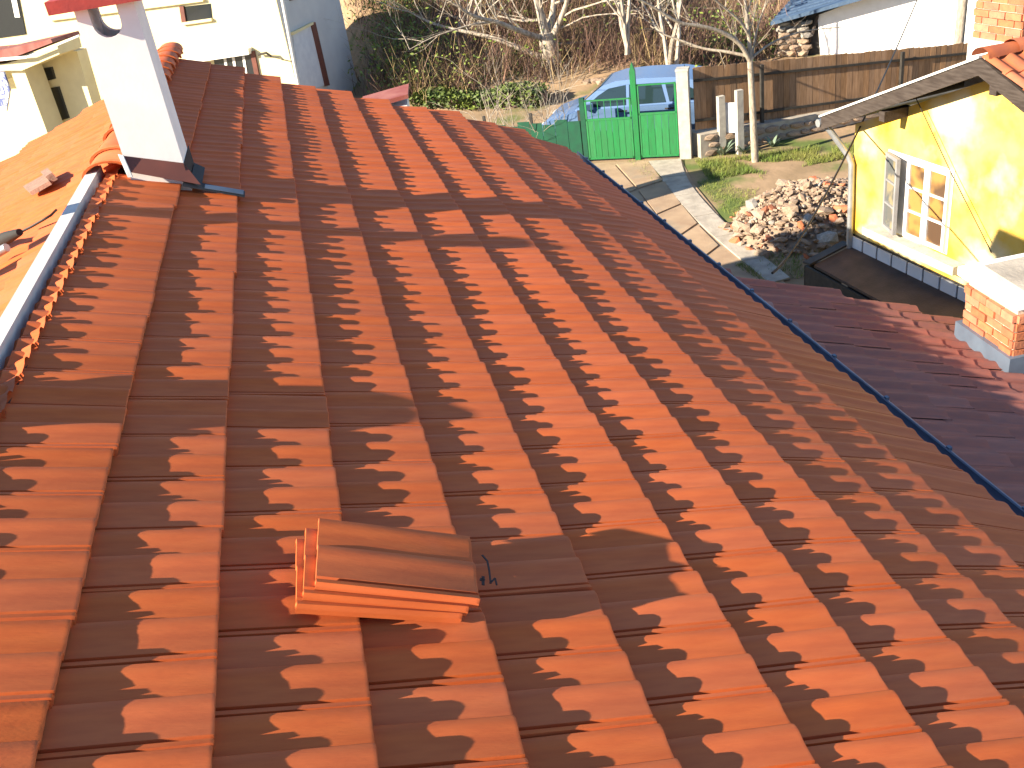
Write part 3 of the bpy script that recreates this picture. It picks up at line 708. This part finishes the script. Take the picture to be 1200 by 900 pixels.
for i in range(6000):
    x, y = r.uniform(-6, 28), r.uniform(27, 50)
    d = y - 27.3 + .25*(x-9)
    if d < .6: continue
    v_ = inview(x, y)
    if not v_ or (v_[0] < 432 and y < 35) or not (412 < v_[0] < 960 and -70 < v_[1] < 125): continue
    cnt += 1
    nv = noise.noise(Vector((x*.3, y*.3, 9))); px_, py_ = v_
    green = .7 if px_ < 520 else (.6 if (830 < px_ < 930 and py_ > 25) else .12)
    if px_ > 560 and nv < .1: kind = 'b' if r.random() < .8 else 's'
    else: kind = 's' if r.random() < (.35 if px_ < 540 else .2) else 'b'
    base = Vector((x, y, gz(x, y)-.05)); H = r.uniform(.7, 1.7)
    for k in range(26):
        dd = Vector((r.gauss(0,.55), r.gauss(0,.55), 1)); blade(brush[kind], base+Vector((r.gauss(0,.35), r.gauss(0,.35), 0)), dd, H*r.uniform(.6, 1.2), r.uniform(.007, .016), r)
    if r.random() < green:
        for k in range(34): leafq(brush['g'], base+Vector((r.gauss(0,.4), r.gauss(0,.4), r.uniform(.1, H))), r, r.uniform(.04, .08))
for kx, nm, mt, lb in (('b', 'bramble_thicket', TWIG, 'brown bare bramble thicket covering the bank'), ('s', 'dry_grass', STRAW, 'straw coloured dry tall grass on the bank'), ('g', 'spring_leaves', LEAF, 'fresh green leaves among the brush on the bank')):
    tag(brush[kx].build(nm, mt, kind='stuff'), lb, 'brush')
# yard grass
gm = MB()
def grass_patch(poly, n_, hmin, hmax):
    P = [onz(*p, G) for p in poly]; x0, x1 = min(p.x for p in P), max(p.x for p in P); y0, y1 = min(p.y for p in P), max(p.y for p in P)
    def inside(x, y):
        c = False
        for i in range(len(P)):
            a, b = P[i], P[i-1]
            if (a.y > y) != (b.y > y) and x < (b.x-a.x)*(y-a.y)/(b.y-a.y)+a.x: c = not c
        return c
    k = 0
    while k < n_:
        x, y = r.uniform(x0, x1), r.uniform(y0, y1)
        if not inside(x, y): continue
        k += 1
        if noise.noise(Vector((x*1.3, y*1.3, 1))) < -.12: continue
        blade(gm, Vector((x, y, gz(x, y)-.01)), Vector((r.gauss(0,.5), r.gauss(0,.5), 1)), r.uniform(hmin, hmax), .006, r, .25, 2)
grass_patch([(815,190),(860,186),(930,176),(1000,168),(1000,185),(940,196),(880,205),(830,212)], 9000, .06, .16)
grass_patch([(815,215),(860,205),(900,200),(880,240),(860,262)], 1600, .04, .1)
grass_patch([(880,300),(930,290),(990,300),(960,330),(905,325)], 1500, .04, .12)
grass_patch([(735,190),(755,190),(790,225),(778,232)], 500, .04, .12); grass_patch([(858,300),(880,316),(900,335),(860,312)], 700, .05, .12)
tag(gm.build('yard_grass', GRASS, kind='stuff'), 'short green grass and weeds growing in the yard', 'grass')

# ------------------------------------------------------------------ yellow house
Q = atd(999, 230, 14.0); yw = Vector((.09, -1, 0)).normalized(); yn = Vector((-1, -.09, 0)).normalized(); yb = -yn
def yp(a, z, o=0): return Vector((Q.x, Q.y, 0)) + yw*a + yn*o + Vector((0, 0, z))
def ypx(px, py, o=0): p = onp(px, py, Q+yn*o, yn); return p
yel = thing('yellow_house', 'small yellow washed house with gable, dark verge boards and chimney', 'house', yp(2, G))
OV = .38
def ya(p): return (p-Vector((Q.x, Q.y, 0))).dot(yw)
_ap, _el = ypx(1148, 71, OV), ypx(962, 139, OV)
AA = ya(_ap); sl_ = (_ap.z-_el.z)/(AA-ya(_el)); ZA = _ap.z-.20; ZE = ZA - AA*sl_
b = MB(); b.prism([yp(-.0, G-.5), yp(2*AA, G-.5), yp(2*AA, ZE), yp(AA, ZA), yp(0, ZE)], yb*6); b.build('wall', YELLOW, yel)
def rz(a): return _ap.z - abs(a-AA)*sl_
rs = MB()
EV = -ya(_el)-.06
for a0, a1 in ((-EV, AA), (AA, 2*AA+EV)):
    rs.prism([yp(a0, rz(a0)-.05, OV-.04), yp(a1, rz(a1)-.05, OV-.04), yp(a1, rz(a1)+.0, OV-.04), yp(a0, rz(a0)+.0, OV-.04)], yb*(6.6+OV))
yroof = rs.build('roof', DARKWOOD, yel)
for a0, a1 in ((-EV-.06, AA), (AA, 2*AA+EV+.06)):
    b = MB(); b.prism([yp(a0, rz(a0)-.15, OV), yp(a1, rz(a1)-.15, OV), yp(a1, rz(a1)+.02, OV), yp(a0, rz(a0)+.02, OV)], yb*.035); b.build('verge_board', DARKWOOD, yel)
b = MB(); b.prism([yp(-EV-.08, rz(-EV-.08)+.025, OV+.02), yp(AA, rz(AA)+.025, OV+.02), yp(AA, rz(AA)+.05, OV+.02), yp(-EV-.08, rz(-EV-.08)+.05, OV+.02)], yb*.22); b.build('verge_mortar', WHITEP, yel)
for a in (.9, 2.6): 
    b = MB(); z = rz(a)-.16; b.box(yp(a, z-.12, OV-.04), yw*.10, yb*OV, (0, 0, .12)); b.build('purlin_end', DARKWOOD, yel)
# pantiles on the near slope
def pan_me():
    mb = MB(); n_ = 8; Wt, Lt = .22, .36
    for x in (0, Lt):
        for k in range(n_+1):
            u = k/n_; mb.v.append((x, u*Wt, .03*math.sin(math.pi*min(1, u/.6)) if u < .6 else -.012*math.sin(math.pi*(u-.6)/.4)))
    for k in range(n_): mb.f.append((k, k+n_+1, k+n_+2, k+1))
    b = len(mb.v)
    for k in range(n_+1): v = mb.v[n_+1+k]; mb.v.append((v[0], v[1], v[2]-.02))
    for k in range(n_): mb.f.append((n_+1+k, b+k, b+k+1, n_+2+k))
    return mb
pan = pan_me().mesh('pantile', CLAYORANGE, 50)
ang = math.atan(sl_); xd = (yw*math.cos(ang) - Vector((0,0,1))*math.sin(ang)); yd_ = yb; zd = xd.cross(yd_)
if zd.z < 0: yd_ = -yb; zd = xd.cross(yd_)
Mp = Matrix((xd, yd_, zd)).transposed()
for k in range(9):
    for j in range(16):
        p = yp(AA, rz(AA)+.035, OV) + xd*(.02+k*.31) + yb*(j*.215 + (.0)) + zd*(.012)
        if yd_.dot(yb) < 0: p = p + yb*.22
        o = obj('pantile', pan, yroof, p); o.rotation_euler = (Mp @ Matrix.Rotation(-.05, 3, 'Y')).to_euler()
capy = MB(); N = 7
for e, rr in ((0, .125), (.42, .105)):
    for k in range(N+1): a = math.pi*k/N; capy.v.append((math.cos(a)*rr, e, math.sin(a)*rr*.8))
capy.f = [(k, k+1, k+N+2, k+N+1) for k in range(N)]; capm = capy.mesh('ridge_tile', CLAYORANGE, 60)
Mc = Matrix((yw, yb, Vector((0,0,1)))).transposed()
if Mc.determinant() < 0: Mc = Matrix((-yw, yb, Vector((0,0,1)))).transposed()
for j in range(6):
    o = obj('ridge_tile', capm, yroof, yp(AA, rz(AA)+.03+.012*(j % 2), OV) + yb*(j*.38)); o.rotation_euler = Mc.to_euler()
# brick courses helper
def brick_stack(parent, o, ux, uy, W, D, z0, z1, bh=.068, joint=.012, bl=.235, jit=.004, seed=1, corbel=()):
    r_ = random.Random(seed); core = MB(); core.box(o+ux*.012+uy*.012+Vector((0,0,z0)), ux*(W-.024), uy*(D-.024), (0,0,z1-z0)); core.build('mortar', MORTAR, parent)
    k = 0; z = z0
    while z + bh <= z1+.001:
        ex = .02 if k in corbel else 0
        for (p, u, v, L) in ((o, ux, uy, W), (o+ux*W, uy, -ux, D), (o+ux*W+uy*D, -ux, -uy, W), (o+uy*D, -uy, ux, D)):
            a = .0 if k % 2 else -bl*.5
            while a < L-.02:
                a0, a1 = max(a, 0), min(a+bl, L-(0 if False else .0))
                if a1-a0 > .03:
                    b_ = MB(); j_ = r_.uniform(-jit, jit); b_.box(p+u*(a0+joint*.5)-v*(.004+ex+j_)+Vector((0,0,z)), u*(a1-a0-joint), v*.05, (0,0,bh)); b_.build('brick', BRICK, parent)
                a += bl
        z += bh+joint; k += 1
yc = MB(); yco = flat(ypx(1139, 52, -.5)); yc.box(yco-yw*.03-yb*.03+Vector((0,0,rz(AA)-.6)), yw*.76, yb*.66, (0,0,.55)); ychim = yc.build('chimney', WHITEP, yel)
brick_stack(ychim, yco, yw, yb, .70, .60, rz(AA)-.05, rz(AA)+1.0, seed=2, corbel=(3,))
b = MB(); b.box(yco-yw*.06-yb*.06+Vector((0,0,rz(AA)+1.0)), yw*.82, yb*.72, (0,0,.06)); b.build('chimney_cap', DARKMETAL, ychim)
# window with a casement standing open
def yrect(a0, a1, z0, z1, o, t_, name, mt, parent): b = MB(); b.box(yp(a0, z0, o), yw*(a1-a0), yn*t_, (0, 0, z1-z0)); return b.build(name, mt, parent)
wa0, wz0, wa1, wz1 = .70, -3.46, 1.86, -2.42
win = yrect(wa0, wa1, wz0, wz1, .004, .012, 'window', WHITEP, yel)
def leafw(a0, a1, z0, z1, o, gl, fm, open_=0):
    hinge = yp(a0, 0, o); cs, sn = math.cos(open_), math.sin(open_); ud = yw*cs + yn*sn; nd = yn*cs - yw*sn; Wd = a1-a0
    def bxx(u0, u1, zz0, zz1, d0, t_, nm, mt): b = MB(); b.box(hinge+ud*u0+nd*d0+Vector((0,0,zz0)), ud*(u1-u0), nd*t_, (0,0,zz1-zz0)); b.build(nm, mt, win)
    f_ = .045
    bxx(0, f_, z0, z1, 0, .045, 'frame', fm); bxx(Wd-f_, Wd, z0, z1, 0, .045, 'frame', fm); bxx(f_, Wd-f_, z0, z0+f_, 0, .044, 'frame', fm); bxx(f_, Wd-f_, z1-f_, z1, 0, .044, 'frame', fm)
    ph = (z1-z0-2*f_)/3
    for k in range(3):
        zz = z0+f_+k*ph; bxx(f_, Wd-f_, zz+(.012 if k else 0), zz+ph-(.012 if k < 2 else 0), .012, .008, 'pane', gl)
        if k: bxx(f_, Wd-f_, zz-.012, zz+.012, .004, .038, 'glazing_bar', fm)
third = (wa1-wa0)/3
GREYFR = mat('grey_painted_wood', (.26,.26,.27), (.21,.21,.22), rough=.7)
leafw(wa0+.02, wa0+third-.005, wz0+.03, wz1-.02, .02, GREYGLASS, GREYFR, .28)
leafw(wa0+third+.04, wa0+2*third, wz0+.03, wz1-.02, .018, AMBER, WHITEP); leafw(wa0+2*third+.01, wa1-.02, wz0+.03, wz1-.02, .018, AMBER, WHITEP)
yrect(.45, 2.15, wz0-.14, wz0-.03, .003, .16, 'sill', CONCP, yel)
pl_ = yrect(.0, 2*AA, G-.4, -3.75, .0025, .02, 'plinth', DARKMETAL, yel)
for i in range(10):
    a = .03+i*.30; yrect(a, a+.27, -4.06, -3.77, .023, .02, 'panel', SILLB, pl_)
# downpipe
P = [ypx(966, 146, OV-.05), ypx(972, 152, OV-.1), ypx(994, 182, .08), ypx(998, 192, .06), ypx(997, 240, .06), ypx(995, 300, .06)]
b = MB(); b.tube(P, .042, 10); b.build('downpipe', ZINC, yel, smooth=50)
b = MB(); g0 = yp(-EV-.10, rz(-EV-.10)-.05, OV+.02); b.tube([g0, g0+yb*7], .055, 8); b.build('gutter', ZINC, yel, smooth=50)
# low dark lean-to in front
LEANTO = mat('dark_bitumen_sheet', (.055,.04,.035), (.085,.06,.05), scale=4, rough=.7, bump=.2)
ln = thing('lean_to', 'low dark sheet covered lean-to at the foot of the yellow wall', 'lean-to', yp(1, G, .6))
p0, p1, p2, p3 = yp(.05, -3.97, .03), yp(4.2, -3.97, .03), yp(4.2, -4.10, .62), yp(.05, -4.10, .62)
b = MB(); b.prism([p0, p1, p2, p3], (0, 0, .04)); b.build('sheet', LEANTO, ln); b = MB(); b.prism([yp(-.12, -3.93, .05), yp(.05, -3.91, .05), yp(.05, -4.06, .68), yp(-.12, -4.08, .68)], (0, 0, .03)); b.prism([yp(-.12, G, .05), yp(-.10, G, .05), yp(-.10, G, .66), yp(-.12, G, .66)], (0, 0, -4.12-G)); b.prism([yp(-.12, G, .66), yp(4.2, G, .66), yp(4.2, G, .62), yp(-.12, G, .62)], (0, 0, -4.12-G)); b.build('edge_sheet', DARKMETAL, ln)

# ------------------------------------------------------------------ low old roof below the eave
A2 = R(20); OX, OZ = 4.30, -1.93
ax2 = Vector((math.cos(A2), 0, -math.sin(A2))); az2 = Vector((math.sin(A2), 0, math.cos(A2)))
def of(s, t, z=0): return Vector((OX, t, OZ)) + ax2*s + az2*z
def opx(px, py, z=0): return onp(px, py, of(0, 0, z), az2)
out = thing('outbuilding', 'low outbuilding with an old dark red tiled roof in shade beside the gutter', 'outbuilding', (6, 3, G))
e0, e1 = opx(866, 319), opx(1124, 369)
def tfar2(s): return e0.y + (e1.y-e0.y)*(s-(e0-of(0,0)).dot(ax2))/((e1-e0).dot(ax2))
SL = 4.2
b = MB(); b.prism([of(0, T0, -.03), of(SL, T0, -.03), of(SL, tfar2(SL)-.05, -.03), of(0, tfar2(0)-.05, -.03)], -az2*.1); oroof = b.build('roof', DECK, out)
b = MB(); b.box((OX+.1, T0+.2, G-.3), (3.2, 0, 0), (0, tfar2(0)-T0-.6, 0), (0, 0, -3.35-G+.3)); b.prism([(OX+.1, tfar2(0)-.62, -3.35), (OX+3.3, tfar2(0)-.62, -3.35), (OX+3.3, tfar2(0)-.62, -3.33), (OX+.1, tfar2(0)-.62, -2.1)], (0, .2, 0)); b.build('wall', CONCP, out)
def oldtile():
    mb = MB(); n_ = 9; Wt, Lt = .2, .36
    for x, dz in ((-.05, -.003), (Lt, .006)):
        for k in range(n_+1):
            u = k/n_; mb.v.append((x, u*Wt, dz + .026*max(0, math.sin(math.pi*(u-.25)/.5)) if .25 < u < .75 else dz))
    for k in range(n_): mb.f.append((k, k+n_+1, k+n_+2, k+1))
    b = len(mb.v)
    for k in range(n_+1): v = mb.v[n_+1+k]; mb.v.append((v[0], v[1], v[2]-.009))
    for k in range(n_): mb.f.append((n_+1+k, b+k, b+k+1, n_+2+k))
    return mb
om = oldtile().mesh('old_tile', CLAYOLD, 40)
oc = []
for k in range(12):
    for j in range(48):
        s, t = k*.345, T0 + j*.2
        if t+.2 > tfar2(s+.15): continue
        oc.append((s, t, k, j))
def ovis(c):
    p = of(c[0]+.17, c[1]+.1)-CC; zf_ = p.dot(CF)
    if zf_ < .2: return 1e9
    x, y = 600+FPX*p.dot(CR)/zf_, 450+FPX*p.dot(CD)/zf_
    return zf_ if (x < 1260 and y < 960 and c[0] > .1) else 1e6+zf_
oc.sort(key=ovis); orest = MB(); ot = oldtile()
for i, (s, t, k, j) in enumerate(oc):
    r_ = random.Random(k*77+j); loc = of(s, t, .0+r_.gauss(0, .002)); rot = (r_.gauss(0, .012), A2-.008+r_.gauss(0, .004), r_.gauss(0, .012))
    if i < 230: obj('old_tile', om, oroof, loc, rot)
    else:
        M = Matrix.LocRotScale(loc, __import__('mathutils').Euler(rot), Vector((1,1,1))); orest.add([M@Vector(v) for v in ot.v], ot.f)
orest.build('old_tile_field', CLAYOLD, oroof, smooth=40, kind='stuff')
# brick chimney on the outbuilding
cA = opx(1126, 398); cB = opx(1183, 437)
cu = flat(cB-cA); cw = cu.length; cu.normalize(); cv_ = Vector((-cu.y, cu.x, 0))
if cv_.dot(X) < 0: cv_ = -cv_
cbm = MB(); cbm.box(flat(cA)-cu*.04-cv_*.04+Vector((0,0,cB.z-.35)), cu*(cw+.08), cv_*(cw*1.25+.08), (0,0,.50)); ochim = cbm.build('chimney', GUTTER, out)
ztop = onp(1130, 330, cA, flat(CF).normalized()).z
brick_stack(ochim, flat(cA), cu, cv_, cw, cw*1.25, cB.z-.02, ztop+.04, bh=.062, joint=.014, bl=.2, jit=.009, seed=5, corbel=(6,))
cz = ztop+.05
b = MB(); b.prism([flat(cA)+cu*x_*1+cv_*y_+Vector((0,0,cz)) for x_, y_ in ((-.05,-.06),(cw+.06,-.06),(cw+.06,cw*1.25+.06),(-.05,cw*1.25+.06))], (0,0,.075)); b.build('chimney_cap', WHITEPL, ochim)
b = MB(); b.prism([flat(cA)+cu*x_+cv_*y_+Vector((0,0,cz+.077)) for x_, y_ in ((.12,.05),(cw,.03),(cw,cw*1.2),(.10,cw*1.2))], (0,0,.05)); b.build('cap_stone', CONC, ochim)
# ------------------------------------------------------------------ white house behind the fence
WQ = onz(932, 58, G+.2); wd_ = Vector((.80, -.60, 0)).normalized(); wn = Vector((wd_.y, -wd_.x, 0))
if wn.dot(CC-WQ) < 0: wn = -wn
wh_ = thing('white_house', 'white rendered house with a blue sheet roof behind the board fence', 'house', WQ + wd_*4)
def wpx(px, py, o=0): return onp(px, py, WQ+wn*o, wn)
b = MB(); b.prism([wpx(962, 75), wpx(1230, 75), wpx(1230, -50), wpx(1110, -40), wpx(958, 18)], -wn*6); b.build('wall', WHITEPL, wh_)
E_, F_ = wpx(903, 30, .6), wpx(1022, -3, .6); dv = F_-E_; b = MB(); b.prism([E_, E_+dv*1.8, E_+dv*1.8+Vector((0,0,.10)), E_+Vector((0,0,.10))], -wn*8); wr = b.build('roof', BLUEROOF, wh_)
for i in range(1, 12):
    b = MB(); b.box(E_+Vector((0,0,.102))-wn*(i*.6), dv*1.8, -wn*.04, (0,0,.03)); b.build('seam', BLUEROOF, wr)
b = MB(); b.prism([wpx(912, 66, .1), wpx(946, 66, .1), wpx(940, 24, .1), wpx(912, 30, .1)], -wn*.6); pier = b.build('stone_pier', CONC, wh_)
r = random.Random(31)
for k in range(6):
    for j in range(3):
        c = wpx(915+j*13+(4 if k % 2 else 0), 62-k*7, .12); obj('stone', ROCK[r.choice((0,1,3,2,9))], pier, c, (r.uniform(-.2,.2), r.uniform(-.2,.2), r.uniform(0,3)), (.19, .17, .13))
b = MB(); b.prism([wpx(944, 66, -.05), wpx(962, 66, -.05), wpx(962, 12, -.05), wpx(944, 20, -.05)], -wn*.1); b.build('opening', DARKMETAL, wh_)
b = MB(); a_, c_ = wpx(952, 40, .05), wpx(958, 18, .05); b.tube([a_, c_], .05, 6); b.build('brace', DARKWOOD, wh_)
up_ = MB(); a_ = onp(1122, 60, FA+fn*-.6, fn); up_.tube([Vector((a_.x, a_.y, G)), Vector((a_.x+.06, a_.y, G+4.2))], [.12, .10], 10); tag(up_.build('utility_pole', BARK, smooth=60), 'pale wooden pole against the white wall behind the fence', 'pole')
# overhead cables
cabl = MB(); A_, B_, C_ = opx(905, 320, .05), atd(1000, 165, 13.0), atd(1078, -8, 24)
P = []
for i in range(25):
    u = i/24; P.append(A_*(2*(u-.5)*(u-1)) + B_*(-4*u*(u-1)) + C_*(2*u*(u-.5)))
cabl.tube(P, .012, 6); tag(cabl.build('overhead_cable', CABLE), 'black cable running up from the old roof past the yellow house', 'cable')
wr2 = MB(); A_, B_ = ypx(1072, 112, .1), ypx(1162, 296, .1); wr2.tube([A_, A_.lerp(B_, .5)+Vector((0,0,-.03)), B_], .006, 5); tag(wr2.build('wall_wire', CABLE), 'thin wire slanting across the yellow wall', 'wire')

# ------------------------------------------------------------------ cream house on the left
K = atd(338, 60, 29.5); dL = Vector((-.859, .512, 0)).normalized(); dR = Vector((.512, .859, 0)).normalized(); nA = -dR; nB = -Vector((-.859, .512, 0)).normalized()
crm = thing('cream_house', 'large cream rendered house with grey shaded side beyond the roof', 'house', Vector((K.x, K.y, G)))
def apx(px, py, o=0): return onp(px, py, K+nA*o, nA)
def bpx(px, py, o=0): return onp(px, py, K+nB*o, nB)
KZ = Vector((K.x, K.y, G-2)); HT = .1-G+2
dist = (bpx(418, 100)-K).dot(dR)
b = MB(); b.prism([KZ, KZ+dL*16, KZ+dL*16+Vector((0, 0, HT+.2)), KZ+Vector((0, 0, HT-.9))], dR*dist); b.build('wall', CREAM, crm)
b = MB(); b.box(KZ+dR*.03+nB*.001, dR*(dist-.03), nB*.03, (0, 0, HT-.91)); b.build('side_wall', CREAM_SHADED, crm)
def aquad(ps, t_, name, mt, parent, o=0): b = MB(); b.prism([apx(x, y, o) for x, y in ps], nA*t_); return b.build(name, mt, parent)
def bquad(ps, t_, name, mt, parent, o=0): b = MB(); b.prism([bpx(x, y, o) for x, y in ps], nB*t_); return b.build(name, mt, parent)
w1 = aquad([(212,8),(247,4),(249,21),(215,26)], .012, 'window', GLASS, crm); 
aquad([(211,7),(216,7),(219,26),(214,27)], .05, 'jamb', FLASHBR, w1); aquad([(214,26),(249,21),(250,24),(215,29)], .09, 'sill', CREAM, w1)
w2 = aquad([(250,66),(296,60),(303,95),(256,100)], .012, 'window', GLASS, crm)
aquad([(222,66),(295,55),(296,62),(223,73)], .22, 'shutter_box', WHITEP, w2)
for x in (262, 272, 284): aquad([(x,66),(x+3,66),(x+8,98),(x+5,98)], .02, 'curtain', WHITEP, w2, .012)
aquad([(294,60),(299,59),(306,95),(301,96)], .06, 'jamb', FLASHBR, w2)
aquad([(60,20),(240,-2),(240,1),(60,24)], .10, 'string_course', CREAM, crm)
P = [apx(327, -30, .07), apx(331, 0, .07), apx(346, 80, .07), apx(352, 110, .07)]; b = MB(); b.tube(P, .05, 10); b.build('downpipe', WHITEP, crm, smooth=50)
b = MB(); a_ = apx(303, 64, .1); b.tube([a_, apx(312, 62, .25), apx(318, 66, .2)], .035, 6); b.tube([apx(316, 66, .2), apx(342, 72, .1)], .012, 5); b.build('lamp_arm', DARKMETAL, crm)
w3 = bquad([(342,38),(362,28),(380,100),(352,108)], .04, 'shutter_door', SILLB, crm, .032)
bquad([(362,27),(367,26),(384,100),(379,101)], .08, 'jamb', FLASHBR, w3, .032); bquad([(340,38),(364,26),(364,29),(341,41)], .10, 'lintel', CREAM, w3, .032)
bquad([(338,-4),(346,-6),(347,-1),(339,1)], .03, 'vent', DARKMETAL, crm, .032)
# porch block of the cream house
o1 = 3.6
prc = aquad([(-40,75),(58,60),(90,60),(140,230),(-20,250)], -.4, 'porch', CREAM, crm, o1-.9)
aquad([(8,92),(33,86),(76,226),(50,236)], .15, 'bright_panel', CREAM, prc, o1-.9)
aquad([(33,74),(48,72),(105,230),(86,236)], .7, 'pillar', CREAM, prc, o1-.75)
aquad([(50,80),(62,78),(66,92),(54,95)], .02, 'window', GLASS, prc, o1-.9); aquad([(58,103),(70,101),(82,138),(70,142)], .02, 'window', GLASS, prc, o1-.9)
aquad([(-40,82),(34,74),(52,74),(96,55),(93,43),(48,62),(34,66),(-40,74)], .9, 'beam', CREAM, prc, o1-.8)
aquad([(-40,70),(36,62),(94,40),(92,36),(20,52),(-40,58)], 1.1, 'roof', MAROON, prc, o1-.9)
aquad([(-40,71),(33,65),(33,68),(-40,75)], .06, 'gutter', WHITEP, prc, o1+.22); aquad([(33,65),(94,40),(94,42.5),(33,68)], .05, 'gutter', WHITEP, prc, o1+.22)
w4 = aquad([(-40,-40),(15,-40),(31,40),(-40,50)], .03, 'window', GLASS, crm); aquad([(11,-20),(17,-20),(25,20),(19,20)], .06, 'frame', WHITEP, w4)
b = MB(); b.prism([apx(x, y, 5.1) for x, y in ((-10,82),(6,84),(13,105),(9,130),(-10,134))], nA*.05); tag(b.build('hanging_cloth', CLOTH), 'white and blue cloth hanging at the left edge before the porch', 'cloth')
# small shed with red roof
sc_ = atd(458, 117, 17); sh = thing('garden_shed', 'small dark red roofed shed peeping over the far roof edge', 'shed', Vector((sc_.x, sc_.y, G)))
n0 = flat(CF).normalized(); rt = Vector((n0.y, -n0.x, 0))
b = MB(); b.box(Vector((sc_.x, sc_.y, G-.5))-rt*.45, rt*.7, n0*.8, (0,0,sc_.z-G+.36)); b.build('wall', WHITEP, sh)
b = MB(); b.prism([sc_-rt*.55+Vector((0,0,-.12)), sc_+rt*.30+Vector((0,0,-.02)), sc_+rt*.30+Vector((0,0,.05)), sc_-rt*.55+Vector((0,0,-.05))], n0*.9); b.build('roof', MAROON, sh)
# stones edging the far side of the road
bank = thing('road_edge_wall', 'low pale stone wall along the far side of the road', 'wall', onz(740, 92, G))
r = random.Random(77)
for i in range(26):
    p = onz(690+i*5.2+r.uniform(-1, 1), 97-i*.55+r.uniform(-1, 1), G+.15)
    obj('stone', ROCK[r.choice((0,1,2,4,7))], bank, p, (0, 0, r.uniform(0, 3)), (.22, .18, .2))
